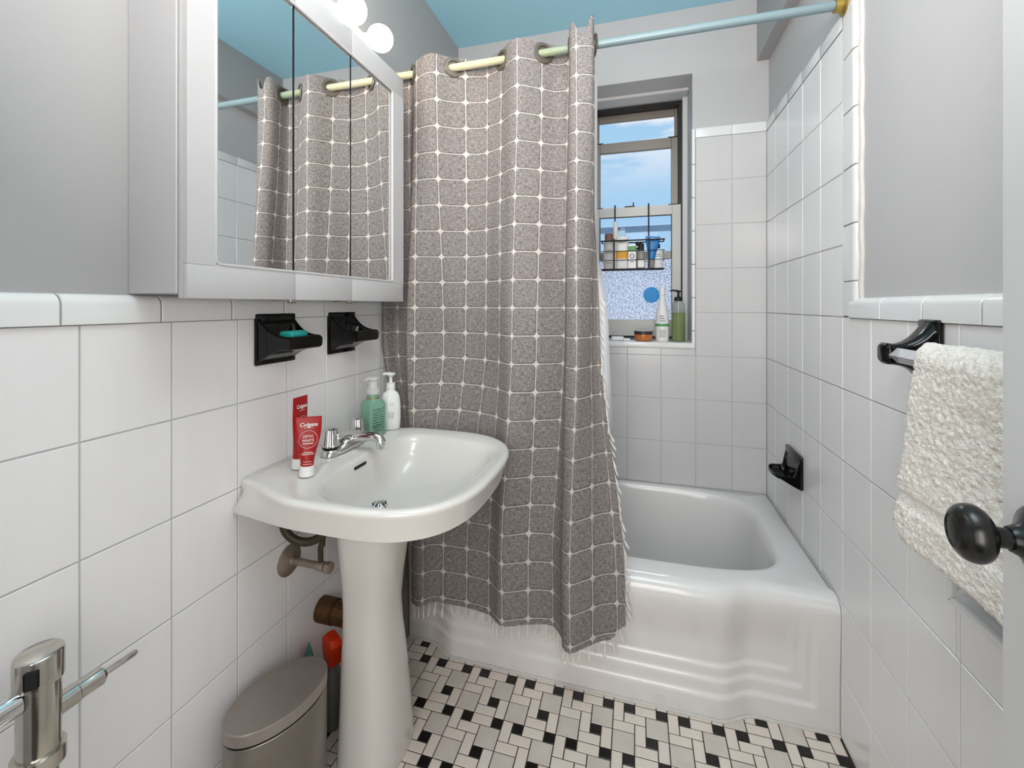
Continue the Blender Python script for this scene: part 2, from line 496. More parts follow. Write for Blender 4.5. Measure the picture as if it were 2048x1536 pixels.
# right wall: painted slab 12 mm behind the tile face; tall tile over the tub
YT = 1.374                         # front edge of the tall tiled part
niche = (.852, 1.002, .703, .853)  # y0 y1 z0 z1
def slab_with_hole():
    mb = MB()
    X0, X1 = W + .012, W + .16
    y0, y1, z0, z1 = niche
    mb.box(X0, X1, YR - .15, y0, -.1, H + .05); mb.box(X0, X1, y1, D + .3, -.1, H + .05)
    mb.box(X0, X1, y0, y1, -.1, z0); mb.box(X0, X1, y0, y1, z1, H + .05)
    return mb
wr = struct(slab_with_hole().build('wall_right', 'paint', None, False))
rects = grid(YR, D, 0, CAP_Z, 1.460, CAP_Z - 6 * TH) + grid(YT + .085, D, CAP_Z, 2.043, 1.460, CAP_Z)
rects = cut(rects, niche)
tile_panel('wall_tile', rects, lambda u, v, d: (W - d, u, v), 'tile', wr, tilt=.003)
cap_run('cap_tile', [YR] + [.93 + k * .1605 for k in range(-6, 3)] + [YT + .04], lambda s, o, u: (W - o, s, CAP_Z + u), wr)
cap_run('trim_3', [YT + .085] + [1.46 + k * .158 for k in range(1, 5)] + [D], lambda s, o, u: (W - o * .3, s, 2.043 + u * .85), None, quarter=.012)
# vertical bullnose edge of the tall tile
def edge_trim():
    mb = MB()
    prof = [(.088, 0), (.03, .003), (.022, .003)]
    for k in range(1, 7):
        a = k / 6 * PI / 2
        prof.append((.022 - .02 * math.sin(a), .003 - .02 * (1 - math.cos(a))))
    prof.append((.002, -.012))
    zs = [CAP_Z + .002] + [CAP_Z + .1 + k * .158 for k in range(0, 6)] + [2.09]
    for a, b in zip(zs, zs[1:]):
        g = .0013
        mb.mi = 0
        mb.loft([[(W - o + e, YT + y, z) for y, o in prof] for z, e in ((a + g, .0015), (a + g + .0015, 0), (b - g - .0015, 0), (b - g, .0015))], False)
    mb.mi = 1
    mb.loft([[(W - o + .003, YT + y + .001, z) for y, o in prof] for z in (zs[0], zs[-1])], False)
    return mb.build('edge_tile', ['trimtile', 'grout'], wr)
edge_trim()
# caulk bead beside the edge tile
mb = MB()
mb.tube([(W + .010, YT - .002 + .003 * math.sin(k * 1.7), 1.265 + k * .042) for k in range(21)], [.008 + .003 * noise.noise((k * .9, 0, 0)) for k in range(21)], 8)
mb.build('caulk_line', 'caulk', wr)

# back wall with the window opening
OX0, OX1, OZ0, OZ1 = .645, 1.190, 1.072, 2.357
YW = 2.45                          # window plane
YP = D + .014
mb = MB()
mb.box(-.15, OX0, YP, YW + .2, -.1, H + .05); mb.box(OX1, W + .16, YP, YW + .2, -.1, H + .05)
mb.box(OX0, OX1, YP, YW + .2, -.1, OZ0 - .03); mb.box(OX0, OX1, YP, YW + .2, OZ1, H + .05)
wb = struct(mb.build('wall_back', 'paint', None, False))
rects = grid(0, W, 0, 2.043, 1.203, CAP_Z - 6 * TH)
rects = cut(rects, (OX0 - .012, OX1 + .012, OZ0 - .025, 3))
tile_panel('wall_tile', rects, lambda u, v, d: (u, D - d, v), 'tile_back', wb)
for a, b in ((0, OX0 - .012), (OX1 + .012, W)):
    js = [a] + [x for x in [1.203 + k * .1562 for k in range(-8, 3)] if a + .03 < x < b - .02] + [b]
    cap_run('trim_4' if a == 0 else 'trim_5', js, lambda s, o, u: (s, D - o * .3, 2.043 + u * .85), None, quarter=.012)
# jamb edge tiles and sill
mb = MB()
zs = [OZ0 - .006] + [1.13 + k * .1575 for k in range(0, 6)] + [2.087]
for a, b in zip(zs, zs[1:]):
    mb.box(OX1 - .004, OX1 + .011, D - .003, YP + .03, a + .0012, b - .0012, .002, 1)
    mb.box(OX0 - .011, OX0 + .004, D - .003, YP + .03, a + .0012, b - .0012, .002, 1)
mb.build('jamb_tile', 'trimtile', wb)
mb = MB(); mb.box(OX0 - .011, OX1 + .011, D - .006, YW + .02, OZ0 - .026, OZ0, .004)
mb.build('window_sill', 'trimtile', wb)

# ceiling, soffit, rear
mb = MB(); mb.box(-.15, W + .16, YR - 1.3, YW + .2, H, H + .12)
struct(mb.build('ceiling', 'ceil', None, False))
mb = MB(); mb.box(W - .037, W + .03, YR, YP + .01, 2.372, H + .01)
bmx = struct(mb.build('trim_1', 'beam', None, False))
mb = MB()
ox0, ox1 = .42, 1.25
mb.box(-.15, ox0, YR - .12, YR, -.1, H + .02); mb.box(ox1, W + .16, YR - .12, YR, -.1, H + .02); mb.box(ox0, ox1, YR - .12, YR, 2.05, H + .02)
struct(mb.build('wall_rear', 'paint', None, False))
mb = MB(); mb.box(-.16, W + .16, YR - 1.3, YR - 1.2, -.1, H + .05)
mb.box(-.26, -.15, YR - 1.3, YR, -.1, H + .05); mb.box(W + .16, W + .26, YR - 1.3, YR, -.1, H + .05)
struct(mb.build('wall_hall', 'paint', None, False))
# filler between left wall and tub
mb = MB(); mb.box(-.012, .106, 1.44, 1.52, 0, .395, .004); struct(mb.build('trim_2', 'stone'))

# ------------------------------------------------------------------ window
def build_window():
    w = struct(empty('window_1', (0, 0, 0)))
    x0, x1 = .69, 1.163
    def frame(name, X0, X1, Z0, Z1, l, r, b, t, y0, y1, m, bev=.002):
        mb = MB()
        mb.box(X0, X0 + l, y0, y1, Z0, Z1, bev, 1); mb.box(X1 - r, X1, y0, y1, Z0, Z1, bev, 1)
        mb.box(X0 + l - .001, X1 - r + .001, y0, y1, Z0, Z0 + b, bev, 1); mb.box(X0 + l - .001, X1 - r + .001, y0, y1, Z1 - t, Z1, bev, 1)
        return mb.build(name, m, w)
    # painted wood casing with a stepped head
    mb = MB()
    mb.box(OX0 - .002, x0 - .004, YW - .012, YW + .12, OZ0 - .02, OZ1 + .002, .002, 1)
    mb.box(x1 + .004, OX1 + .002, YW - .012, YW + .12, OZ0 - .02, OZ1 + .002, .002, 1)
    mb.box(OX0, OX1, YW - .012, YW + .12, 2.343, OZ1 + .004, .002, 1)
    mb.box(OX0, OX1, YW - .085, YW - .012, 2.343, OZ1 + .004, .003, 1)
    mb.build('casing', 'white_wood', w)
    # outer storm frame, dark track
    frame('track', x0 - .004, x1 + .006, OZ0, 2.345, .016, .022, .05, .022, YW + .02, YW + .10, 'alu_dark')
    frame('storm_frame', x0 + .01, x1 - .006, OZ0 + .02, 2.326, .03, .024, .06, .04, YW + .072, YW + .092, 'alu')
    # upper sash, lowered
    frame('upper_sash', x0 + .012, x1 - .012, 1.503, 2.157, .037, .037, .042, .055, YW + .038, YW + .062, 'alu')
    mb = MB(); mb.box(x0 + .045, x1 - .045, YW + .048, YW + .052, 1.54, 2.105); mb.build('upper_pane', 'glass', w, False)
    # lower sash
    frame('lower_sash', x0 + .002, x1 - .003, 1.085, 1.786, .045, .045, .088, .052, YW, YW + .032, 'alu_light')
    mb = MB(); mb.box(x0 + .04, x1 - .04, YW + .014, YW + .018, 1.165, 1.74); mb.build('lower_pane', 'glass', w, False)
    # black glazing line
    mb = MB()
    for a, b, c, d in ((x0 + .046, x0 + .049, 1.172, 1.735), (x1 - .0505, x1 - .0475, 1.172, 1.735), (x0 + .047, x1 - .049, 1.731, 1.735)):
        mb.box(a, b, YW + .006, YW + .014, c, d)
    mb.build('glazing_strip', 'alu_dark', w, False)
    # pebbled lower storm pane, clear top
    mb = MB(); mb.box(x0 + .038, x1 - .028, YW + .08, YW + .083, 1.13, 1.53); mb.build('frosted_pane', 'frost', w, False)
    mb = MB(); mb.box(x0 + .02, x1 - .01, YW + .078, YW + .088, 1.522, 1.545); mb.build('storm_rail', 'alu', w, False)
    mb = MB(); mb.tube([(x0 - .1, YW + .35, 1.725), (x1 + .2, YW + .35, 1.725)], .022, 16); mb.build('soft_band_bar', 'softband', w)  # added bar imitating a blurred blue-grey band in the glass, no real rail
    # latches and tilt clips
    mb = MB()
    mb.box(.872, .925, YW + .002, YW + .03, 1.784, 1.793, .002, 1); mb.box(.915, .921, YW + .002, YW + .012, 1.79, 1.812, .002, 1)
    mb.build('sash_lock', 'alu_dark', w)
    for X in (x0 + .01, x1 - .065):
        mb = MB(); mb.box(X, X + .055, YW + .003, YW + .028, 1.7845, 1.791, .001, 1); mb.build('tilt_latch', 'alu_dark', w)
        mb = MB(); mb.box(X, X + .055, YW + .036, YW + .062, 2.155, 2.161, .001, 1); mb.build('tilt_latch', 'alu_dark', w)
build_window()
mb = MB(); mb.lathe([(0, 0), (.0425, 0), (.0425, .0012), (0, .0012)], 40, mtx=Matrix.Translation((1.012, YW + .0128, 1.307)) @ Matrix.Rotation(R(90), 4, 'X') @ Matrix.Translation((0, 0, -.0006)))
tag(mb.build('round_sticker', 'sticker'), 'bright blue round sticker on the lower window pane', 'sticker')

# ------------------------------------------------------------------ bathtub
def build_tub():
    X0, X1, Y1, RZ = .108, W - .0015, D - .002, .395
    def bulge(x): return sm(.20, .31, x) * (1 - sm(1.17, 1.28, x))
    fx = [lerp(X0, X1, k / 280) for k in range(281)]
    nb, ns = 60, 40
    def outline(front, inset=0):
        pts = [(x, front(x)) for x in fx]
        pts += [(X1 - inset, lerp(front(X1), Y1 - inset, k / ns)) for k in range(1, ns + 1)]
        pts += [(lerp(X1 - inset, X0 + inset, k / nb), Y1 - inset) for k in range(1, nb + 1)]
        pts += [(X0 + inset, lerp(Y1 - inset, front(X0), k / ns)) for k in range(1, ns)]
        return pts
    def relief(x, z):
        r = 0
        for zk, xk in ((.150, 1.375), (.112, 1.405), (.068, 1.437)):
            c = zk
            r += .0075 * sm(c - .006, c + .006, z) * (1 - sm(xk - .008, xk + .008, x)) * sm(W - xk + .05, W - xk + .07, x)
        return r * (1 - sm(.2, .35, z))
    loops = []
    zs = [0.0] + [.012 + k * .0055 for k in range(62)]
    for z in zs:
        f = lambda x: 1.475 - .046 * bulge(x) - .008 * sm(.1, .36, z) + relief(x, z)
        loops.append([(x, y, z) for x, y in outline(f)])
    zt = zs[-1]
    for k in range(1, 9):
        a = k / 8 * PI / 2
        rr = RZ - zt
        off = .045 * (1 - math.cos(a))
        z = zt + rr * math.sin(a)
        f = lambda x: 1.475 - .046 * bulge(x) - .008 + off
        loops.append([(x, y, z) for x, y in outline(f, .001 * k)])
    outer = loops[-1]
    cx, cy, A, B = .80, 1.855, .615, .318
    def inner(sc, z, ox=0, oy=0, p=4.6):
        lp = []
        for x, y, _ in outer:
            dx, dy = (x - cx) / A, (y - cy) / B
            # angle-mapped super-ellipse
            d = (abs(dx) ** p + abs(dy) ** p) ** (-1 / p)
            lp.append((cx + dx * A * d * sc + ox, cy + dy * B * d * sc + oy, z))
        return lp
    loops.append(inner(1.03, RZ + .001)); loops.append(inner(1.0, RZ - .001))
    for sc, z in ((.985, RZ - .006), (.970, RZ - .02), (.96, RZ - .045), (.94, .26), (.915, .17), (.89, .11), (.865, .07), (.82, .045), (.74, .034), (.5, .028), (.2, .026), (.01, .025)):
        loops.append(inner(sc, z, 0, 0, lerp(4.6, 3.4, 1 - sc)))
    mb = MB(); mb.loft(loops)
    t = mb.build('bathtub', 'enamel', None, True, 60)
    tag(t, 'white enamel alcove bathtub with stepped wavy ridges on its apron', 'bathtub')
    # old caulk along the foot
    mb = MB()
    pts = [(x, 1.475 - .046 * bulge(x) - .004, .001) for x in fx[::4]]
    mb.tube(pts, [.005 + .0025 * noise.noise((x * 60, 0, 0)) for x, _, _ in pts], 6)
    mb.build('foot_caulk', 'caulk', t)
build_tub()

# ------------------------------------------------------------------ pedestal sink
SZ = .822
def build_sink():
    root = empty('pedestal_sink', (.225, 1.08, 0), 'white porcelain pedestal sink fixed to the tiled left wall', 'sink')
    C = Vector((-.225, -1.08, 0))
    n = 160
    cx, cy = .33, 1.08
    def half(x, flare=0):
        hw = .235 + .066 * sm(-.02, .24, x)
        return hw + flare
    def outline(front, hw, wall_hw, n_=2.25):
        """dense polygon: left wall side to rounded front"""
        pts = []
        m = 60
        for k in range(m + 1):
            x = .30 * k / m
            pts.append((x, -(wall_hw + (hw - wall_hw) * sm(-.02, .22, x))))
        for k in range(1, 121):
            a = -PI / 2 + PI * k / 120
            ca, sa = math.cos(a), math.sin(a)
            d = (abs(ca) ** n_ + abs(sa) ** n_) ** (-1 / n_)
            pts.append((.30 + (front - .30) * ca * d, hw * sa * d))
        for k in range(1, m + 1):
            x = .30 * (1 - k / m)
            pts.append((x, wall_hw + (hw - wall_hw) * sm(-.02, .22, x)))
        return [(x, cy + y) for x, y in pts]
    def resample(poly, ccx, ccy):
        """ray-cast polygon at n even angles from centre"""
        P = poly + [poly[0]]
        out = []
        for k in range(n):
            a = 2 * PI * k / n
            dx, dy = math.cos(a), math.sin(a)
            best = None
            for (x1, y1), (x2, y2) in zip(P, P[1:]):
                ex, ey = x2 - x1, y2 - y1
                det = dx * -ey + ex * dy
                if abs(det) < 1e-12: continue
                rx, ry = x1 - ccx, y1 - ccy
                t = (rx * -ey + ex * ry) / det
                s = (dx * ry - dy * rx) / det
                if t > 0 and -1e-6 <= s <= 1 + 1e-6 and (best is None or t > best): best = t
            out.append((ccx + dx * best, ccy + dy * best))
        return out
    def bowl(xb, xf, hw):
        lp = []
        mx_, A = (xb + xf) / 2, (xf - xb) / 2
        for k in range(n):
            a = 2 * PI * k / n
            ca, sa = math.cos(a), math.sin(a)
            near = sm(-.5, .5, -sa)              # side towards the doorway
            p = lerp(4.6, 3.0, near)
            d = (abs(ca) ** p + abs(sa) ** p) ** (-1 / p)
            X = mx_ + A * ca * d
            nar = 1 - lerp(.20, .06, near) * sm(xb + .06, xf + .04, X)
            w_ = hw * lerp(.99, 1.13, near)
            lp.append((X, cy + w_ * sa * d * nar))
        return lp
    fl = resample(outline(.566, .287, .262, 2.9), cx, cy)     # skirt bottom edge
    top = resample(outline(.586, .303, .236, 2.9), cx, cy)
    def mixo(a, b, t): return [(lerp(p[0], q[0], t), lerp(p[1], q[1], t)) for p, q in zip(a, b)]
    def shrink(a, d):
        out = []
        for x, y in a:
            v = Vector((x - cx, y - cy)); l = v.length
            v = v * ((l - d) / l)
            X = cx + v.x
            out.append((max(0.0, X) if x > .004 else 0.0, cy + v.y))
        return out
    Z = lambda poly, z: [Vector((max(x, .0016), y, z)) + C for x, y in poly]
    loops = []
    und = lambda sc, ox: [(.24 + (x - .33) * sc + ox, 1.08 + (y - 1.08) * sc) for x, y in bowl(.18, .535, .236)]
    loops.append(Z(und(.05, 0), .655)); loops.append(Z(und(.42, 0), .657)); loops.append(Z(und(.72, .02), .69)); loops.append(Z(mixo(und(.98, .07), shrink(fl, .06), .4), .735))
    loops.append(Z(shrink(fl, .018), .758)); loops.append(Z(shrink(fl, .004), .751)); loops.append(Z(fl, .752)); loops.append(Z(shrink(fl, -.001), .757))
    for t, z in ((.5, .785), (.85, .806)): loops.append(Z(mixo(fl, top, t), z))
    loops.append(Z(top, .813)); loops.append(Z(shrink(top, .003), .819)); loops.append(Z(shrink(top, .010), .8225)); loops.append(Z(shrink(top, .017), .8228))
    for xb, xf, hw, z in ((.168, .553, .247, .8205), (.175, .543, .239, .816), (.1795, .536, .232, .809), (.183, .525, .223, .796), (.187, .507, .210, .770), (.192, .478, .191, .745), (.197, .440, .166, .722), (.203, .393, .133, .705), (.212, .338, .088, .694), (.225, .280, .04, .688), (.242, .252, .005, .687)):
        loops.append(Z(bowl(xb, xf, hw), z))
    mb = MB(); mb.loft(loops, True, True, True)
    mb.build('basin', 'porcelain', root, True, 50)
    # pedestal
    loops = []
    for z, a, b, ox in ((0, .085, .108, .01), (.02, .088, .11, .01), (.06, .086, .107, .01), (.16, .082, .1, .008), (.28, .077, .092, .004), (.38, .071, .083, 0), (.46, .070, .079, -.002), (.54, .075, .083, 0), (.62, .083, .092, .002), (.70, .088, .098, .003), (.735, .088, .098, .003)):
        z *= .672 / .735; ox -= .008
        lp = []
        for k in range(64):
            t = 2 * PI * k / 64
            ca, sa = math.cos(t), math.sin(t)
            d = (abs(ca) ** 2.6 + abs(sa) ** 2.6) ** (-1 / 2.6)
            lp.append((ox + a * ca * d * 1.02, -.003 + b * sa * d, z))
        loops.append(lp)
    mb = MB(); mb.loft(loops, True, True, True); mb.build('pedestal', 'porcelain', root, True, 60)
    # overflow slot, drain strainer
    mb = MB()
    mt = Matrix.Translation(Vector((.1835, 1.062, .798)) + C) @ Matrix.Rotation(R(14), 4, 'Y')
    mb.box(-.003, .0035, -.027, .027, -.0042, .0042, .003, 2, mt); mb.build('overflow_slot', 'dark', root)
    dr = MB()
    prof = [(.0, .012), (.008, .0115), (.014, .009), (.019, .004), (.021, 0), (.023, -.002)]
    dr.lathe(prof, 28, mtx=Matrix.Translation(Vector((.240, 1.07, .690)) + C))
    d_ = dr.build('drain_strainer', 'chrome', root)
    mb = MB()
    for k in range(10):
        a = 2 * PI * k / 10
        mb.box(-.002, .002, .008, .0175, .0035, .0125, .001, 1, Matrix.Translation(Vector((.240, 1.07, .6903)) + C) @ Matrix.Rotation(a, 4, 'Z') @ Matrix.Rotation(R(-18), 4, 'X'))
    mb.build('strainer_hole', 'dark', d_)
    # wall caulk
    mb = MB()
    mb.tube([Vector((.0062, y, z)) + C for y, z in ((.85, .8225), (.9, .8235), (1.26, .8235), (1.31, .8225))], .0035, 6)
    mb.build('caulk_line', 'caulk', root)
build_sink()

# faucet
def build_faucet():
    f = empty('faucet', (.092, 1.115, SZ + .0015), 'chrome centre-set faucet with two fluted handles on the sink deck', 'faucet')
    mb = MB()
    loops = []
    for z, sx, sy in ((0, .030, .088), (.008, .030, .088), (.016, .027, .084), (.022, .020, .076), (.0245, .01, .06)):
        lp = []
        for k in range(48):
            a = 2 * PI * k / 48
            ca, sa = math.cos(a), math.sin(a)
            d = (abs(ca) ** 3 + abs(sa) ** 3) ** (-1 / 3)
            lp.append((sx * ca * d, sy * sa * d, z))
        loops.append(lp)
    mb.loft(loops, True, True, True); mb.build('base_plate', 'chrome', f)
    mb = MB()
    mb.tube([(-.012, 0, .012), (.0, 0, .03), (.02, 0, .037), (.05, 0, .040), (.08, 0, .042), (.1, 0, .042), (.118, 0, .038), (.124, 0, .028), (.124, 0, .016)],
            [.021, .021, .0185, .016, .0145, .0145, .0145, .0145, .0135], 20)
    sp = mb.build('spout', 'chrome', f)
    mb = MB(); mb.lathe([(.0105, .010), (.0148, .011), (.0148, .022), (.013, .023)], 24, mtx=Matrix.Translation((.124, 0, 0))); mb.build('aerator', 'chrome', sp)
    for s in (-1, 1):
        mb = MB()
        mb.lathe([(.0235, 0), (.0235, .004), (.0225, .008), (.0205, .02), (.0185, .040), (.017, .047), (.012, .050), (0, .0505)], 60, flute=.06, nf=10, mtx=Matrix.Translation((0, s * .062, .0255)))
        h = mb.build('handle', 'chrome', f)
        mb = MB(); mb.lathe([(.019, .019), (.023, .02), (.0235, .0255), (.02, .027)], 32, mtx=Matrix.Translation((0, s * .062, 0))); mb.build('handle_collar', 'dark', h)
build_faucet()

# supply and waste pipes under the sink (seen left of the pedestal)
def build_pipes():
    p = empty('water_supply_pipe', (0, .996, .54), 'tarnished water supply pipe with round wall flange under the sink', 'pipe')
    mb = MB(); mb.lathe([(.042, .0), (.042, .003), (.03, .010), (.012, .013), (.01, .02)], 32, mtx=Matrix.Rotation(R(90), 4, 'Y')); mb.build('escutcheon', 'oldpipe', p)
    mb = MB(); mb.tube([(.008, 0, 0), (.09, 0, 0), (.10, 0, 0), (.12, 0, 0)], [.0095, .0095, .013, .013], 14); mb.build('supply_tube', 'oldpipe', p)
    mb = MB(); mb.tube([(.105, 0, 0), (.105, 0, .05), (.107, .002, .055), (.112, .006, .085), (.125, .01, .13)], [.007, .007, .0085, .006, .006], 12)
    mb.build('riser_tube', 'darkmetal', p)
    mb = MB(); mb.lathe([(.006, 0), (.015, .002), (.015, .016), (.006, .018)], 10, mtx=Matrix.Translation((.122, 0, 0)) @ Matrix.Rotation(R(90), 4, 'Y')); mb.build('stop_valve', 'oldpipe', p)
    q = empty('looped_supply_hose', (.03, .97, .64), 'grey flexible hose loop hanging just below the sink', 'hose')
    mb = MB()
    pts = []
    for k in range(15):
        a = PI * (1 + k / 14)
        pts.append((.05 + .055 * math.cos(a), .0 + .02 * math.cos(a), .055 * math.sin(a) + .03))
    pts = [(-.008, -.02, .068)] + pts + [(.105, .010, .032), (.107, .012, .036)]
    mb.tube(pts, .011, 14); mb.build('hose', 'darkmetal', q)
    w = empty('waste_pipe', (0, 1.125, .318), 'corroded brass waste pipe running from wall behind the pedestal', 'pipe')
    mb = MB(); mb.lathe([(.033, .0), (.036, .002), (.036, .052), (.03, .055), (.03, .065)], 28, mtx=Matrix.Rotation(R(90), 4, 'Y')); mb.build('wall_coupling', 'brass', w)
    mb = MB(); mb.lathe([(.03, .06), (.034, .062), (.034, .09), (.036, .092), (.036, .116), (.028, .120)], 10, mtx=Matrix.Rotation(R(90), 4, 'Y')); mb.build('slip_nut', 'brass', w)
    mb = MB(); mb.tube([(.104, 0, -.02), (.113, 0, -.05), (.115, 0, -.08), (.114, 0, -.115)], .018, 16); mb.build('trap_bend', 'brass', w)
build_pipes()

# cleaning things in the gap behind the bin
def build_sprays():
    b = empty('spray_bottle', (.060, 1.102, 0), 'grey spray bottle with an orange trigger head behind the steel bin', 'bottle', rz=R(-30))
    mb = MB(); mb.lathe([(0, 0), (.028, 0), (.030, .006), (.030, .12), (.026, .15), (.016, .178), (.014, .192)], 28); mb.build('bottle_body', 'greyplastic', b)
    mb = MB()
    mb.loft([[(x * w, y * w2, z) for x, y in ((-1, -1), (1, -1), (1.2, 0), (1, 1), (-1, 1), (-1.2, 0))] for z, w, w2 in ((.186, .018, .018), (.205, .021, .02), (.228, .028, .02), (.25, .032, .018), (.264, .020, .014))], True, True, True)
    mb.build('trigger_head', 'orange', b)
    t = MB()
    t.loft([[(lerp(x, .0, k) * 1, y * (1 - k) * .6, z) for x, y in ((-.026, -.018), (.0, -.024), (.026, -.018), (.028, .01), (.0, .022), (-.026, .012))] for z, k in ((0, 0), (.12, .03), (.2, .15), (.25, .5), (.288, .92))], True, True, True)
    o = t.build('plastic_bag', 'tealbag', None, True, 20); o.location = (.034, 1.035, 0)
    tag(o, 'pointed teal plastic bag standing against the wall behind the bin', 'bag')
build_sprays()

# ------------------------------------------------------------------ oval step bin
def build_bin():
    b = empty('trash_can', (.114, .842, 0), 'oval brushed steel trash can with a flat lid between the wall and the sink pedestal', 'trash can', rz=R(-17))
    b.scale = (1, 1, 1.07)
    sx, sy = .077, .117
    def lath(name, prof, m, ang=35):
        mb = MB()
        mb.lathe(prof, 72, sx, sy); return mb.build(name, m, b, True, ang)
    lath('bin_body', [(.0, 0), (.97, 0), (1, .004), (1, .278), (.985, .279), (.6, .279)], 'steel')
    lath('seal_ring', [(.96, .276), (.965, .284), (.9, .286)], 'dark')
    lath('lid', [(.5, .283), (.99, .283), (1.01, .285), (1.01, .3065), (1.0, .3085), (.985, .309), (.96, .3086), (.7, .309), (.3, .3095), (0, .3095)], 'steel_lid', 25)
build_bin()

# ------------------------------------------------------------------ medicine cabinet with three mirror doors
def build_cabinet():
    y0, y1, z0, z1 = .604, 1.375, 1.263, 2.050
    c = empty('medicine_cabinet', (-.012, y0, z0), 'white wall cabinet with three mirrored doors above the sink', 'cabinet')
    C = Vector((.012, -y0, -z0))
    T = Matrix.Translation(C)
    mb = MB(); mb.box(-.012, .1125, y0, y1 - .004, z0 + .010, z1 - .006, .0015, 1, T); mb.build('cabinet_body', 'cabinet', c)
    gaps = [y0, .868, 1.087, y1]
    iz0, iz1 = 1.331, 1.978
    fx = .140
    for k in range(3):
        a, b = gaps[k] + (.001 if k else 0), gaps[k + 1] - (.001 if k < 2 else 0)
        ia = a + (.057 if k == 0 else 0); ib = b - (.069 if k == 2 else 0)
        mb = MB()
        mb.box(.115, fx - .012, a, b, z0, z1, .003 if k != 1 else .001, 2, T)
        # raised frame rails round the mirror
        e = .0008
        mb.box(fx - .0135, fx, a, b, z0, iz0, .003, 2, T)
        mb.box(fx - .0135, fx, a, b, iz1, z1, .003, 2, T)
        if k == 0: mb.box(fx - .0135, fx, a, ia, iz0 - .004, iz1 + .004, .0005, 1, T)
        if k == 2: mb.box(fx - .0135, fx, ib, b, iz0 - .004, iz1 + .004, .0005, 1, T)
        # inner bead around the glass, rounded at the outer corners
        pr = []
        r = .012
        if k == 0:
            path = [(b - e, iz0), (ia + r, iz0)] + [(ia + r - r * math.sin(t), iz0 + r - r * math.cos(t)) for t in (.5, 1.05)] + [(ia, iz0 + r), (ia, iz1 - r)] + [(ia + r - r * math.cos(t), iz1 - r + r * math.sin(t)) for t in (.5, 1.05)] + [(ia + r, iz1), (b - e, iz1)]
            mb.tube([Vector((fx - .0015, y, z)) + C for y, z in path], .0035, 8)
        elif k == 1:
            for z in (iz0, iz1): mb.tube([Vector((fx - .0015, y, z)) + C for y in (a + e, b - e)], .0035, 8)
        else:
            path = [(a + e, iz0), (ib - r, iz0)] + [(ib - r + r * math.sin(t), iz0 + r - r * math.cos(t)) for t in (.5, 1.05)] + [(ib, iz0 + r), (ib, iz1 - r)] + [(ib - r + r * math.cos(t), iz1 - r + r * math.sin(t)) for t in (.5, 1.05)] + [(ib - r, iz1), (a + e, iz1)]
            mb.tube([Vector((fx - .0015, y, z)) + C for y, z in path], .0035, 8)
        d = mb.build('door', 'cabinet', c)
        mb = MB(); mb.box(fx - .0125, fx - .007, ia - .002 if k == 0 else a + .0022, ib + .002 if k == 2 else b - .0022, iz0 - .002, iz1 + .002, 0, 1, T)
        mb.build('mirror', 'mirror', d, False)
        mb = MB(); mb.box(fx - .013, fx - .0075, a - .0002 if k else a + .02, b + .0002 if k < 2 else b - .02, iz0, iz1, 0, 1, T)
        mb.build('mirror_backing', 'dark', d, False)
    for y in gaps[1:3]:
        for z, s in ((z0, -1), (z1, 1)):
            mb = MB()
            mb.box(.08, .136, y - .012, y + .012, z - .004 if s < 0 else z - .0015, z + .0015 if s < 0 else z + .004, .001, 1, T)
            mb.tube([Vector((.128, y - .014, z + s * .004)) + C, Vector((.128, y + .014, z + s * .004)) + C], .003, 8)
            mb.build('hinge', 'chrome_worn', c)
build_cabinet()

# ------------------------------------------------------------------ vanity light
def build_light():
    v = empty('vanity_light', (-.012, .99, 2.135), 'vanity light bar with round glowing bulbs above the mirror cabinet', 'wall lamp')
    mb = MB(); mb.box(0, .045, -.36, .36, -.055, .055, .006, 2); mb.build('light_bar', 'socket', v)
    for k in range(4):
        y = 1.265 - .1465 * k - .99
        X = Matrix.Translation((0, y, 0)) @ Matrix.Rotation(R(90), 4, 'Y')
        mb = MB(); mb.lathe([(.03, .042), (.03, .05), (.024, .054), (.024, .082), (.02, .084)], 28, mtx=X); s = mb.build('socket', 'socket', v)
        mb = MB()
        r = .042; cz = .129
        prof = [(.014, .080), (.016, .088)] + [(r * math.sin(a), cz - r * math.cos(a)) for a in [.45 + (PI - .45) * i / 20 for i in range(21)]]
        prof[-1] = (0, cz + r)
        mb.lathe(prof, 32, mtx=X); mb.build('bulb', 'bulb', v)
build_light()

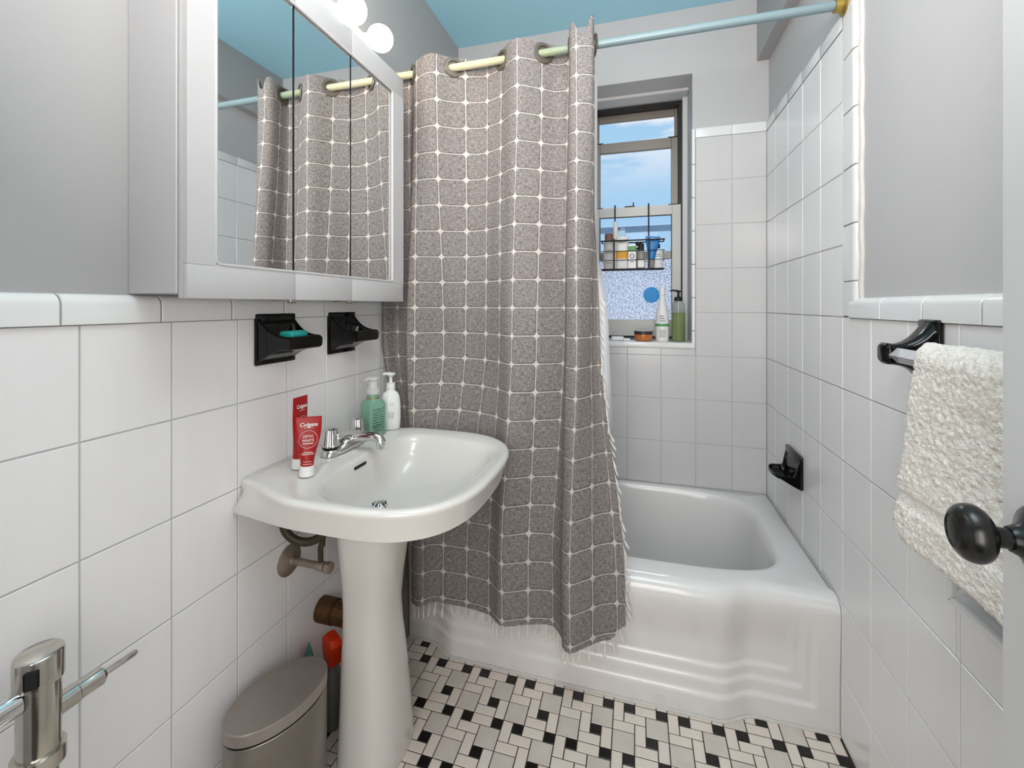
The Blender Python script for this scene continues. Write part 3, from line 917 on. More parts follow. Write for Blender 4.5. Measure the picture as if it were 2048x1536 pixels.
# ------------------------------------------------------------------ black ceramic soap dish and tumbler holder
def dish_mesh(kind, dep=.105, half=.0665, tip=.0585):
    """square plate on the wall plane x=0, shelf sweeping out to x=dep; local z from -half to half"""
    mb = MB()
    mb.box(0, .009, -half, half, -half, half, .004, 2)
    nx, ny = 30, 28
    zt0, zt1 = .058, .008       # top edge at wall / at lip
    zb0, zb1 = -.058, -.026
    def top(t):
        return zt1 + (zt0 - zt1) * (1 - t) ** 2.6
    def bot(t):
        return zb1 + (zb0 - zb1) * (1 - t) ** 2.2
    rows_t, rows_b = [], []
    for i in range(nx + 1):
        t = i / nx
        x = .007 + (dep - .007) * t
        hw = lerp(half - .004, tip, sm(0, .6, t))
        rt, rb = [], []
        for j in range(ny + 1):
            s = -1 + 2 * j / ny
            y = hw * s
            zt = top(t)
            inside = (1 - sm(.78, .93, abs(s))) * (1 - sm(.84, .93, t))
            if kind == 'soap':
                fl = -.001 + .0018 * math.cos(s * 22) * sm(.2, .5, t)
                bowl = fl + (.05 + .004) * (1 - sm(.0, .16, t))
            else:
                # one tumbler well with a raised deck
                bowl = top(t) - .004
                rr = math.hypot((t - .52) / .34, s / .62)
                bowl = lerp(-.016, bowl, sm(.85, 1.0, rr))
            z = lerp(zt, min(zt, bowl), inside)
            # soft outer edges
            e = sm(.93, 1.0, abs(s)) * .004 + sm(.95, 1, t) * .004
            rt.append((x, y, z - e)); rb.append((x, y * .985, bot(t) + e))
        rows_t.append(rt); rows_b.append(rb)
    b2 = bmesh.new()
    T = [[b2.verts.new(p) for p in r] for r in rows_t]
    B = [[b2.verts.new(p) for p in r] for r in rows_b]
    for G in (T, B):
        for i in range(nx):
            for j in range(ny): b2.faces.new((G[i][j], G[i][j + 1], G[i + 1][j + 1], G[i + 1][j]))
    for i in range(nx):
        b2.faces.new((T[i][0], T[i + 1][0], B[i + 1][0], B[i][0])); b2.faces.new((T[i][ny], B[i][ny], B[i + 1][ny], T[i + 1][ny]))
    for j in range(ny): b2.faces.new((T[nx][j], T[nx][j + 1], B[nx][j + 1], B[nx][j]))
    mb.merge(b2)
    return mb
o = dish_mesh('soap').build('soap_dish', 'black', None, True, 40); o.location = (.0005, .945, 1.1625)
tag(o, 'black ceramic wall soap dish holding a teal soap bar', 'soap dish')
o = dish_mesh('cup').build('tumbler_holder', 'black', None, True, 40); o.location = (.0005, 1.216, 1.1625)
tag(o, 'black ceramic wall tumbler holder, empty, nearest the shower curtain', 'tumbler holder')
mb = MB(); mb.box(-.021, .021, -.033, .033, 0, .020, .0075, 3)
o = mb.build('soap_bar', 'teal_soap'); o.location = (.064, .945, 1.1642); o.rotation_euler = (0, R(-1), R(6))
tag(o, 'teal green bar of soap in the black dish', 'soap')

# tub-side soap dish: plate with a shell shaped ledge
def tub_dish():
    hy, hz = .0815, .061
    mb = MB()
    mb.box(-.012, 0, -hy, hy, -hz, hz, .006, 2)
    nx, ny = 24, 28
    b2 = bmesh.new(); T = []; B = []
    for i in range(nx + 1):
        t = i / nx
        rt, rb = [], []
        for j in range(ny + 1):
            s = -1 + 2 * j / ny
            reach = .085 * (1 - .25 * abs(s) ** 3)
            x = -.008 - (reach - .008) * t
            y = s * (hy - .006 - .008 * t)
            rim = -.018 + .072 * (1 - sm(0, .35, t)) * (1 - .15 * abs(s))
            dishz = -.034 + .0035 * math.cos(s * 26) * sm(.3, .5, t) * (1 - sm(.85, .95, t))
            ins = (1 - sm(.72, .9, abs(s))) * (1 - sm(.86, .97, t)) * sm(.0, .1, t)
            rt.append((x, y, lerp(rim, min(rim, dishz + .06 * (1 - sm(.02, .2, t))), ins)))
            rb.append((x, y, lerp(-.058, -.028, t ** 1.3)))
        T.append([b2.verts.new(p) for p in rt]); B.append([b2.verts.new(p) for p in rb])
    for G in (T, B):
        for i in range(nx):
            for j in range(ny): b2.faces.new((G[i][j], G[i][j + 1], G[i + 1][j + 1], G[i + 1][j]))
    for i in range(nx):
        b2.faces.new((T[i][0], T[i + 1][0], B[i + 1][0], B[i][0])); b2.faces.new((T[i][ny], B[i][ny], B[i + 1][ny], T[i + 1][ny]))
    for j in range(ny): b2.faces.new((T[nx][j], T[nx][j + 1], B[nx][j + 1], B[nx][j]))
    mb.merge(b2)
    o = mb.build('soap_dish', 'black', None, True, 40); o.location = (W - .0005, 1.841, .652)
    tag(o, 'black ceramic soap dish with ribbed ledge above the bathtub', 'soap dish')
tub_dish()

# ------------------------------------------------------------------ towel bar, towel
def build_towel_bar():
    t = empty('towel_bar', (W, 1.062, 1.16), 'towel bar with black ceramic posts on the right tiled wall', 'towel bar')
    def post(y):
        mb = MB()
        mb.box(-.012, -.0005, y - .033, y + .033, -.062, .062, .005, 2)
        loops = []
        for k in range(15):
            s = k / 14
            x = -.010 - .078 * s
            zt = -.008 + .068 * (1 - s) ** 2.3 + .024 * s
            zb = -.008 - .050 * (1 - s) ** 3.0 - .021
            hw = lerp(.031, .021, sm(0, .7, s))
            if k == 14: zt -= .006; zb += .006; hw -= .005
            cz, hh = (zt + zb) / 2, (zt - zb) / 2
            lp = []
            for q in range(28):
                a = 2 * PI * q / 28
                ca, sa = math.cos(a), math.sin(a)
                d = (abs(ca) ** 4 + abs(sa) ** 4) ** (-.25)
                lp.append((x, y + hw * ca * d, cz + hh * sa * d))
            loops.append(lp)
        mb.loft(loops, True, True, True)
        return mb.build('post', 'black', t, True, 50)
    post(0); post(-.52)
    mb = MB()
    h = .0155
    mb.prism([(-.070 - h, -.009), (-.070, -.009 + h), (-.070 + h, -.009), (-.070, -.009 - h)], 'y', -.50, -.012, .0012)
    mb.build('bar', 'bar', t, True, 20)
build_towel_bar()

def build_towel():
    mb = MB()
    y0, y1 = .60, .944
    bx, bz = W - .070, 1.151
    rad = .029
    nu = 150
    path = []
    front = .325
    for k in range(110): path.append((bx - rad, bz - front + front * k / 109, -1, 0))
    for k in range(1, 16):
        a = PI - PI * k / 16
        path.append((bx + rad * math.cos(a), bz + rad * math.sin(a), math.cos(a), math.sin(a)))
    for k in range(70): path.append((bx + rad + .001, bz - .25 * k / 69, 1, 0))
    b2 = bmesh.new(); G = []
    for i, (x, z, nx_, nz_) in enumerate(path):
        row = []
        for j in range(nu + 1):
            s = j / nu
            drop = max(0, bz - z)
            ye = y1 + .012 * sm(0, .1, drop) + .022 * sm(.1, .33, drop)
            y = lerp(y0, ye, s)
            n1 = noise.noise((y * 150, z * 260, x * 90)); n2 = noise.noise((y * 320, z * 460, 3))
            d = .0036 * n1 + .0018 * n2
            # woven dobby bands near the hem
            if nx_ < 0:
                zz = z - (bz - front)
                band = sm(.062, .068, zz) * (1 - sm(.088, .094, zz))
                d = d * (1 - .75 * band) - .004 * band + .0008 * math.sin((zz + y * .35) * 1600) * band
                d += .003 * sm(.0, .01, zz) - .003
                bulge = -.010 * sm(.06, .3, drop)
            else: bulge = 0
            edge = .006 * (1 - sm(0, .04, 1 - s)) 
            fold = .004 * math.sin(s * 7 + 1) * sm(0, .1, drop)
            # rounded lower corner
            zo = .02 * (sm(.86, 1, s)) ** 2 * (1 - sm(0, .03, z - (bz - front))) if nx_ < 0 else 0
            sag = -.01 * (1 - s) if nx_ < 0 and z < bz - .25 else 0
            row.append(b2.verts.new((x + nx_ * (d - edge + fold) + bulge, y + .003 * noise.noise((z * 120, y * 40, 9)), z + nz_ * (d + .004) + zo)))
        G.append(row)
    for i in range(len(path) - 1):
        for j in range(nu): b2.faces.new((G[i][j], G[i][j + 1], G[i + 1][j + 1], G[i + 1][j]))
    mb.merge(b2)
    o = mb.build('hanging_bath_towel', 'towel', None, True, 180)
    sd = o.modifiers.new('thick', 'SOLIDIFY'); sd.thickness = .004; sd.offset = -1
    tag(o, 'fluffy cream towel draped over the towel bar', 'towel')
build_towel()

# recessed paper holder below the towel
def build_niche():
    n = empty('recessed_paper_holder', (W, (niche[0] + niche[1]) / 2, (niche[2] + niche[3]) / 2), 'white ceramic recessed paper holder partly hidden under the towel', 'paper holder')
    hy, hz = .081, .081
    mb = MB()
    for a in (0, 1, 2, 3):
        m = Matrix.Rotation(a * PI / 2, 4, 'X')
        mb.prism([(-hy, -hz), (hy, -hz), (hy - .015, -hz + .015), (-hy + .015, -hz + .015)], 'x', -.011, .004, .003, m)
    mb.build('ceramic_frame', 'trimtile', n)
    mb = MB()
    b2 = bmesh.new()
    def rr(q):
        return [(q * math.cos(a) * (abs(math.cos(a)) ** 8 + abs(math.sin(a)) ** 8) ** -.125, q * math.sin(a) * (abs(math.cos(a)) ** 8 + abs(math.sin(a)) ** 8) ** -.125) for a in [2 * PI * k / 40 for k in range(40)]]
    rows = [[b2.verts.new((x, y, z)) for y, z in rr(q)] for x, q in ((-.006, .070), (.004, .066), (.018, .061), (.034, .052), (.046, .036), (.050, .015))]
    for a, b in zip(rows, rows[1:]):
        for k in range(40): b2.faces.new((a[k], a[(k + 1) % 40], b[(k + 1) % 40], b[k]))
    b2.faces.new(rows[-1])
    mb.merge(b2); mb.build('recess', 'niche', n, True, 60)
build_niche()

# ------------------------------------------------------------------ bathroom door and knob
def build_door():
    a = R(-8)
    E = Vector((1.337, .636, 0))
    d = Vector((-math.sin(a), math.cos(a), 0))
    L = .74
    hinge = E - d * L
    g = struct(empty('door_1', hinge, rz=math.atan2(d.y, d.x)))
    # local: x along leaf to latch, y = left side is room face (+y points to -X side)
    mb = MB(); mb.box(0, L, -.035, 0, .01, 2.02, .002, 2); mb.build('door_leaf', 'doorpaint', g)
    k = Vector((L - .065, 0, 1.008))
    X = Matrix.Translation(k) @ Matrix.Rotation(R(-90), 4, 'X')
    mb = MB(); mb.lathe([(.036, 0), (.0365, .003), (.034, .006), (.026, .010), (.017, .016), (.0135, .022), (.0125, .024)], 40, mtx=X); r = mb.build('rosette', 'knob', g, True, 50)
    prof = [(.010, .020), (.0105, .034), (.013, .037), (.02, .0395), (.026, .044), (.0295, .051), (.0285, .059), (.024, .065), (.018, .0685), (.0165, .0683), (.0155, .0678), (.008, .0688), (0, .069)]
    P = [Vector((r_, z_, 0)) for r_, z_ in prof]
    sp = []
    for i in range(len(P) - 1):
        p0, p1, p2, p3 = P[max(i - 1, 0)], P[i], P[i + 1], P[min(i + 2, len(P) - 1)]
        for k in range(4):
            t = k / 4
            q = .5 * (2 * p1 + (p2 - p0) * t + (2 * p0 - 5 * p1 + 4 * p2 - p3) * t * t + (3 * p1 - p0 - 3 * p2 + p3) * t ** 3)
            sp.append((max(q.x, 0), q.y))
    sp.append(prof[-1])
    mb = MB(); mb.lathe(sp, 72, mtx=X); mb.build('door_handle', 'knob', g, True, 60)
build_door()

# ------------------------------------------------------------------ flush valve
def build_flush():
    f = empty('flush_valve', (.105, .415, .60), 'chrome flush valve with side handle by the left tiled wall', 'flush valve')
    mb = MB(); mb.lathe([(.0235, -.01), (.0235, .124), (.023, .126)], 40); mb.build('valve_body', 'chrome_worn', f)
    mb = MB(); mb.lathe([(.0235, .110), (.0270, .111), (.0270, .148), (.0262, .151), (.0235, .153), (0, .154)], 40); c = mb.build('cover_cap', 'chrome_worn', f)
    mb = MB(); mb.box(-.008, .008, -.0285, -.0262, .116, .142, .002, 1, Matrix.Rotation(R(48), 4, 'Z')); mb.build('cap_notch', 'dark', c)
    mb = MB(); mb.lathe([(.0235, -.012), (.029, -.011), (.029, .010), (.0235, .011)], 40); mb.build('coupling_ring', 'chrome_worn', f)
    mb = MB(); mb.lathe([(.021, -.24), (.021, -.008)], 32); mb.build('flush_tube', 'chrome_worn', f)
    mb = MB()
    mb.lathe([(.018, .022), (.018, .046), (.016, .048), (.016, .062), (.0165, .064), (.0165, .078), (.013, .082), (.006, .083)], 28, mtx=Matrix.Translation((0, -.004, .056)) @ Matrix.Rotation(R(-90), 4, 'X') @ Matrix.Scale(.85, 4, (1, 0, 0)) @ Matrix.Scale(.85, 4, (0, 1, 0)))
    h = mb.build('handle_socket', 'chrome_worn', f)
    mb = MB(); mb.tube([(0, .076, .056), (0, .124, .055), (0, .127, .055)], [.0054, .0054, .0035], 12); mb.build('handle', 'chrome', h)
    mb = MB()
    mb.tube([(0, -.024, .098), (0, -.12, .098), (-.01, -.15, .098), (-.04, -.165, .098), (-.104, -.168, .098)], .017, 24); mb.build('supply_pipe', 'chrome', f)
    mb = MB(); mb.lathe([(.038, .0), (.038, .004), (.02, .012)], 32, mtx=Matrix.Translation((-.1045, -.168, .098)) @ Matrix.Rotation(R(90), 4, 'Y')); mb.build('wall_flange', 'chrome', f)
build_flush()

# ------------------------------------------------------------------ curtain rod, curtain, liner
YROD, ZROD = 1.446, 2.105
rod = empty('shower_curtain_rod', (W, YROD, ZROD), 'pale blue painted shower rod spanning the tub', 'curtain rod')
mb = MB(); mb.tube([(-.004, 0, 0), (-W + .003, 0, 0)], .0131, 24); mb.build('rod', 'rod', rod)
mb = MB(); mb.lathe([(.030, .0), (.03, .004), (.02, .010), (.019, .026), (.0155, .027)], 28, mtx=Matrix.Rotation(R(-90), 4, 'Y')); mb.build('rod_flange', 'gold', rod)

SK = [-3.2, -2.6, -2.2, -1.4, -.8, -.35, 0, .8, 1.6, 2.3, 3, 4, 5, 6, 6.6, 7, 7.8, 8.4, 9, 9.7, 10.4, 11, 11.4]
TOPX = [.012, .03, .045, .085, .12, .145, .165, .235, .30, .37, .42, .478, .552, .625, .67, .71, .722, .724, .748, .797, .800, .79, .775]
TOPY = [1.43, 1.40, 1.46, 1.475, 1.465, 1.44, 1.425, 1.398, 1.446, 1.474, 1.478, 1.446, 1.398, 1.446, 1.476, 1.474, 1.446, 1.405, 1.386, 1.397, 1.442, 1.466, 1.472]
MIDX = [.012, .038, .050, .09, .125, .130, .16, .228, .30, .36, .42, .485, .54, .62, .665, .70, .714, .724, .757, .787, .803, .812, .822]
MIDY = [1.44, 1.425, 1.47, 1.47, 1.462, 1.412, 1.418, 1.475, 1.482, 1.478, 1.455, 1.412, 1.368, 1.39, 1.42, 1.436, 1.395, 1.350, 1.326, 1.375, 1.415, 1.43, 1.425]
BOTX = [.215, .205, .195, .185, .172, .163, .170, .21, .25, .31, .37, .455, .512, .59, .64, .67, .702, .714, .74, .782, .83, .872, .898]
BOTY = [1.404, 1.403, 1.402, 1.40, 1.40, 1.395, 1.38, 1.362, 1.395, 1.40, 1.402, 1.39, 1.350, 1.383, 1.398, 1.398, 1.360, 1.318, 1.302, 1.338, 1.38, 1.40, 1.40]
def curtain_xy(s, z):
    X = [cat_rom(SK, A, s) for A in (TOPX, MIDX, BOTX)]
    Y = [cat_rom(SK, A, s) for A in (TOPY, MIDY, BOTY)]
    if z > 1.1:
        t = sm(1.1, 2.05, z) * .6 + .4 * max(0, min(1, (z - 1.1) / .95))
        x, y = lerp(X[1], X[0], t), lerp(Y[1], Y[0], t)
    else:
        t = max(0, min(1, (1.1 - z) / .68)); t = .5 * t + .5 * t * t * (3 - 2 * t)
        x, y = lerp(X[1], X[2], t), lerp(Y[1], Y[2], t)
        if z < .42: x += (s - 5) * .0005 * (.42 - z) / .2
    y += .006 * noise.noise((s * 1.1, z * 2.2, 2)) * (1 if z > .5 else .3)
    x += .003 * noise.noise((s * 1.6, z * 3, 7))
    return x, y
ZH = .205
def ztop(s):
    return 2.142 + .014 * math.exp(-((s - 8.72) / .32) ** 4) + .034 * math.exp(-((s - 9.8) / .30) ** 4) - .030 * math.exp(-((s - 9.25) / .28) ** 2) - .012 * sm(1.8, 2.4, s) * (1 - sm(2.8, 3.6, s)) - .05 * sm(10.2, 10.6, s)
def zbot(s): return ZH + .045 * sm(10.6, 11.4, s) + .004 * noise.noise((s * .7, 1, 1))
GROM = []
_q = [-3.1 + .02 * k for k in range(720)]
for _a, _b in zip(_q, _q[1:]):
    _ya, _yb = curtain_xy(_a, ZROD)[1] - YROD, curtain_xy(_b, ZROD)[1] - YROD
    if _ya * _yb <= 0 and _ya != _yb: GROM.append(_a + .02 * _ya / (_ya - _yb))
def build_curtain():
    ns, nz = 370, 300
    b2 = bmesh.new(); uvl = b2.loops.layers.uv.new('UVMap')
    G = []; UV = {}
    for i in range(nz + 1):
        row = []
        for j in range(ns + 1):
            s = -3.2 + 14.6 * j / ns
            z = lerp(zbot(s), ztop(s), i / nz)
            x, y = curtain_xy(s, min(z, 2.16))
            v = b2.verts.new((x, y, z)); UV[v] = (s, (z - .225) / CELL + .0)
            row.append(v)
        G.append(row)
    for i in range(nz):
        for j in range(ns):
            q = (G[i][j], G[i][j + 1], G[i + 1][j + 1], G[i + 1][j])
            sc = sum(UV[v][0] for v in q) / 4; zc = sum(v.co.z for v in q) / 4
            if any(math.hypot((sc - g) * CELL / .034, (zc - ZROD) / .0245) < 1 for g in GROM): continue
            f = b2.faces.new(q)
            for lp in f.loops: lp[uvl].uv = UV[lp.vert]
    for v in list(b2.verts):
        if not v.link_faces: b2.verts.remove(v)
    me = bpy.data.meshes.new('shower_curtain'); b2.to_mesh(me); b2.free()
    c = link('shower_curtain', me, 'curtain', None, True, 180)
    tag(c, 'taupe shower curtain with white grid pattern and tasselled hem', 'shower curtain')
    # grommets
    for g in GROM:
        x0, y0 = curtain_xy(g - .12, ZROD); x1, y1 = curtain_xy(g + .12, ZROD)
        x, y = curtain_xy(g, ZROD)
        ang = math.atan2(y1 - y0, x1 - x0)
        ang = math.copysign(max(abs(ang), R(37)), ang)
        mb = MB()
        mb.lathe([(.0235, -.002), (.025, -.0035), (.033, -.003), (.036, 0), (.033, .003), (.025, .0035), (.0235, .002), (.0235, -.002)], 36,
                 mtx=Matrix.Translation((x + .003 * math.sin(ang), y - .003 * math.cos(ang), ZROD - .001)) @ Matrix.Rotation(ang, 4, 'Z') @ Matrix.Rotation(R(90), 4, 'X'))
        mb.build('grommet', 'grommet', c)
    # tassels: build three kinds once, then copies
    kinds = []
    for k in range(3):
        mb = MB()
        sway = (-.003, .004, .001)[k]
        mb.tube([(0, 0, .002), (sway * .3, 0, -.008), (sway * .6, 0, -.014), (sway, 0, -.026), (sway * 1.6, .001, -.036), (sway * 1.8, .001, -.040)], [.0012, .0012, .0022, .0038, .0034, .0012], 8)
        o = mb.build('tassel', 'tassel', c); kinds.append(o)
    used = set()
    def put(k, loc, rot=(0, 0, 0), sc=1):
        o = kinds[k]
        if k in used: o = kinds[k].copy(); COL.objects.link(o); o.parent = c
        used.add(k)
        o.location = loc; o.rotation_euler = rot; o.scale = (sc, sc, sc)
    s = .1
    while s < 11.3:
        x, y = curtain_xy(s, zbot(s))
        put(random.randrange(3), (x, y, zbot(s)), (random.uniform(-.15, .15), random.uniform(-.2, .2), random.uniform(0, 6)), random.uniform(1.0, 1.25))
        s += .34 + random.uniform(-.05, .05)
    z = 1.28
    while z > .26:
        x, y = curtain_xy(11.4, z)
        put(random.randrange(3), (x + .001, y - .001, z), (0, R(-15) + random.uniform(-.15, .15), random.uniform(-.3, .3)), random.uniform(.75, 1.0))
        z -= .027
build_curtain()

def build_liner():
    b2 = bmesh.new()
    nz, ns = 90, 120
    G = []
    for i in range(nz + 1):
        z = lerp(.22, 2.05, i / nz)
        row = []
        for j in range(ns + 1):
            t = j / ns
            w = 1 - sm(.4, 1.6, z)
            x = lerp(.42, .805 + .038 * (1 - sm(1.15, 1.5, z)) + .022 * (1 - sm(.6, 1.2, z)), t)
            y = 1.505 + .014 * math.sin(t * 60) * (1 - t * .4) + .09 * (1 - sm(.40, 1.0, z))
            row.append(b2.verts.new((x, y, z)))
        G.append(row)
    for i in range(nz):
        for j in range(ns): b2.faces.new((G[i][j], G[i][j + 1], G[i + 1][j + 1], G[i + 1][j]))
    me = bpy.data.meshes.new('shower_liner'); b2.to_mesh(me); b2.free()
    tag(link('shower_liner', me, 'liner', None, True, 180), 'thin white shower liner hanging inside the tub behind the taupe curtain', 'shower liner')
build_liner()

# ------------------------------------------------------------------ things on the sink
def flatten_tube(name, base, rz, lean, Hh, wid, label, text=True):
    t = empty(name, base, label, 'toothpaste', 'toothpaste tubes on the sink', rz)
    t.rotation_euler = (lean[0], lean[1], rz)
    mb = MB(); mb.lathe([(0, 0), (.0165, 0), (.018, .0015), (.0175, .012), (.0168, .0125), (.0172, .013), (.0168, .026), (.014, .027)], 36); mb.build('cap', 'white_plastic', t)
    loops = []
    for k in range(22):
        q = k / 21
        z = .0265 + (Hh - .0265) * q
        hw = lerp(.0155, wid / 2, sm(0, .75, q)); ht = lerp(.0155, .0016, sm(0, 1.0, q) * .4 + .6 * q)
        if q > .94: ht = .0009
        lp = []
        for a in range(40):
            th = 2 * PI * a / 40
            ca, sa = math.cos(th), math.sin(th)
            d = (abs(ca) ** 2.1 + abs(sa) ** 2.1) ** (-1 / 2.1)
            lp.append((hw * ca * d, ht * sa * d, z))
        loops.append(lp)
    mb = MB(); mb.loft(loops, True, True, True); b = mb.build('tube_body', 'red', t)
    def front(q): return -lerp(.0155, .0016, sm(0, 1.0, q) * .4 + .6 * q) - .0006
    def at(q):
        z = .0265 + (Hh - .0265) * q
        dy = (front(q + .05) - front(q - .05)) / ((Hh - .0265) * .1)
        return Matrix.Translation((0, front(q) - .0004, z)) @ Matrix.Rotation(R(90) - math.atan(dy), 4, 'X')
    u = wid / .058
    lettering('Colgate', .0128 * u, at(.84), 'white_print', b, shear=.15, bold=.0002)
    lettering('OPTIC', .0085 * u, at(.60), 'white_print', b)
    lettering('WHITE', .0085 * u, at(.52), 'white_print', b)
    mb = MB(); mb.ring((0, 0, 0), .0205 * u, .00035, 'z', 48, 6, at(.545)); mb.build('printed_ring', 'white_print', b)
    for q, w_ in ((.775, .022), (.47, .026), (.455, .022), (.29, .02), (.268, .028), (.245, .026), (.10, .018), (.05, .02)):
        mb = MB(); mb.box(-w_ / 2 * u, w_ / 2 * u, -.0004, .0004, -.0001, .0002, 0, 1, at(q))
        mb.build('small_print', 'white_print', b, False)
    return t
flatten_tube('toothpaste_tube', (.137, .908, SZ + .0018), R(41), (0, R(2), 0), .147, .060, 'shorter red toothpaste tube standing in front beside the faucet')
flatten_tube('toothpaste_tube', (.080, .945, SZ + .0018), R(98), (0, R(2), 0), .186, .062, 'taller red toothpaste tube standing behind the other by the wall')

def build_foam_bottle():
    b = empty('soap_pump_bottle', (.092, 1.262, SZ + .002), 'green foaming hand soap bottle with clear pump beside the faucet', 'soap bottle', rz=R(65))
    loops = []
    def sq(hw, z, p):
        lp = []
        for k in range(48):
            a = 2 * PI * k / 48
            ca, sa = math.cos(a), math.sin(a)
            d = (abs(ca) ** p + abs(sa) ** p) ** (-1 / p)
            lp.append((hw * ca * d, hw * sa * d, z))
        return lp
    for hw, z, p in ((.028, 0, 9), (.0300, .003, 14), (.0300, .098, 14), (.027, .109, 9), (.020, .116, 3), (.019, .120, 2), (.019, .134, 2)):
        loops.append(sq(hw, z, p))
    mb = MB(); mb.loft(loops, True, True, True); body = mb.build('bottle_body', 'greensoap', b, True, 40)
    mb = MB(); mb.ring((0, 0, .121), .0195, .0016, 'z', 40, 8); mb.build('gold_ring', 'gold', b)
    mb = MB(); mb.lathe([(.0205, .133), (.021, .135), (.021, .150), (.016, .152), (.015, .176), (.019, .178), (.021, .184), (.018, .189), (0, .190)], 36)
    mb.tube([(0, 0, .184), (-.02, -.004, .185), (-.034, -.007, .183)], [.007, .006, .004], 12)
    mb.build('pump', 'pumpclear', b)
    # printed botanical script on the front face (illegible in the photo)
    mb = MB()
    rr = random.Random(4)
    for i in range(9):
        z = .018 + i * .0085
        pts = []
        for k in range(7):
            pts.append((-.02 + .04 * k / 6, -.0306, z + .003 * math.sin(k * 2.1 + i) + rr.uniform(-.001, .001)))
        mb.tube(pts, [rr.uniform(.0006, .0017) for _ in pts], 6)
    mb.build('printed_script', 'dgreen', body)
build_foam_bottle()

def build_lotion_bottle():
    b = empty('lotion_pump_bottle', (.116, 1.331, SZ + .002), 'white pump lotion bottle behind the green soap bottle', 'lotion bottle', rz=R(30))
    loops = []
    for hw, hd, z in ((.028, .017, 0), (.031, .019, .004), (.033, .020, .03), (.033, .020, .08), (.030, .019, .11), (.024, .017, .125), (.0145, .0135, .132), (.0125, .0125, .138)):
        lp = []
        for k in range(48):
            a = 2 * PI * k / 48
            ca, sa = math.cos(a), math.sin(a)
            d = (abs(ca) ** 2.3 + abs(sa) ** 2.3) ** (-1 / 2.3)
            lp.append((hw * ca * d, hd * sa * d, z))
        loops.append(lp)
    mb = MB(); mb.loft(loops, True, True, True); body = mb.build('bottle_body', 'white_plastic', b, True, 40)
    mb = MB(); mb.lathe([(.0145, .137), (.015, .139), (.015, .158), (.006, .160), (.0055, .178), (.011, .184), (.016, .188), (.0155, .193), (0, .194)], 30)
    mb.tube([(0, 0, .190), (-.018, -.002, .191), (-.026, -.003, .189)], [.006, .005, .0035], 10)
    mb.build('pump', 'white_plastic', b)
    mb = MB(); mb.ring((.004, -.0198, .088), .005, .0005, 'y', 24, 6); mb.build('print', 'greyink', body)
    mb = MB()
    for k in range(5): mb.tube([(-.008 + .004 * k, -.0206, .04), (-.006 + .004 * k, -.0206, .05 + .004 * (k % 3)), (-.009 + .005 * k, -.0206, .062)], .0005, 6)
    mb.build('print', 'greyink', body)
build_lotion_bottle()

# ------------------------------------------------------------------ things on the window sill
ZS = OZ0 + .0005
def sill_things():
    b = empty('shampoo_bottle', (1.058, 2.305, ZS), 'white tapered bottle with a green band on the window sill', 'shampoo bottle')
    mb = MB(); mb.lathe([(.0, 0), (.030, 0), (.032, .004), (.033, .03), (.033, .10), (.031, .13), (.026, .16), (.019, .19), (.0145, .22), (.0135, .228), (.0155, .229), (.0135, .27), (0, .271)], 36); body = mb.build('bottle_body', 'white_plastic', b)
    mb = MB(); mb.lathe([(.0332, .074), (.0336, .075), (.0336, .086), (.0332, .087)], 36); mb.build('green_band', 'green_print', body)
    for i in range(6):
        mb = MB(); mb.box(-.016 + .003 * (i % 2), .016 - .002 * (i % 3), -.0338, -.0328, .022 + .0068 * i, .0238 + .0068 * i); mb.build('small_print', 'greyink', body, False)
    for i in range(3):
        mb = MB(); mb.box(-.013, .013 - .004 * i, -.0338, -.0326, .10 + .012 * i, .1035 + .012 * i); mb.build('small_print', 'greyink', body, False)
    p = empty('hand_soap_bottle', (1.134, 2.302, ZS), 'clear pump bottle of olive green liquid in the sill corner', 'soap bottle')
    mb = MB(); mb.lathe([(.0, 0.0005), (.030, .0005), (.0315, .004), (.0315, .175), (.029, .19), (.017, .2), (.016, .203)], 36); mb.build('clear_bottle', 'clearplastic', p)
    mb = MB(); mb.lathe([(.0, .003), (.0292, .003), (.0298, .006), (.0298, .142), (0, .1425)], 36); mb.build('liquid', 'liquid', p)
    mb = MB(); mb.lathe([(.017, .2), (.0195, .202), (.0195, .215), (.015, .22), (.006, .222), (.0055, .243), (.012, .245), (.012, .252), (.0, .253)], 28)
    mb.tube([(0, 0, .250), (-.028, -.004, .253), (-.04, -.006, .250)], [.005, .0045, .003], 10)
    mb.build('pump', 'ink', p)
    mb = MB(); mb.tube([(0, 0, .2), (0, 0, .01)], .003, 8); mb.build('dip_tube', 'white_plastic', p)
    j = empty('cream_jar', (.968, 2.29, ZS), 'small orange cream jar with a dark banded lid on the sill', 'jar')
    mb = MB(); mb.lathe([(0, 0), (.032, 0), (.041, .006), (.044, .018), (.0445, .03), (.043, .036)], 40); mb.build('jar_body', 'amberjar', j)
    mb = MB(); mb.lathe([(.043, .033), (.0455, .034), (.0455, .049), (.044, .0505), (.0, .0505)], 40); l = mb.build('lid', 'jarlid', j)
    mb = MB(); mb.lathe([(.0445, .0502), (.044, .052), (.03, .0545), (0, .055)], 40); mb.build('lid_top', 'lidtop', l)
    for x, y, sx, sy, sz, lab in ((.842, 2.262, .032, .02, .022, 'larger white soap piece on the sill next to the shower liner'), (.886, 2.246, .018, .013, .014, 'smaller white soap piece on the sill beside the larger piece')):
        mb = MB(); mb.box(-sx, sx, -sy, sy, 0, sz, min(sz, sy) * .45, 4)
        o = mb.build('soap_piece', 'white_plastic', None, True, 60); o.location = (x, y, ZS); o.rotation_euler = (0, 0, .2)
        tag(o, lab, 'soap')
sill_things()

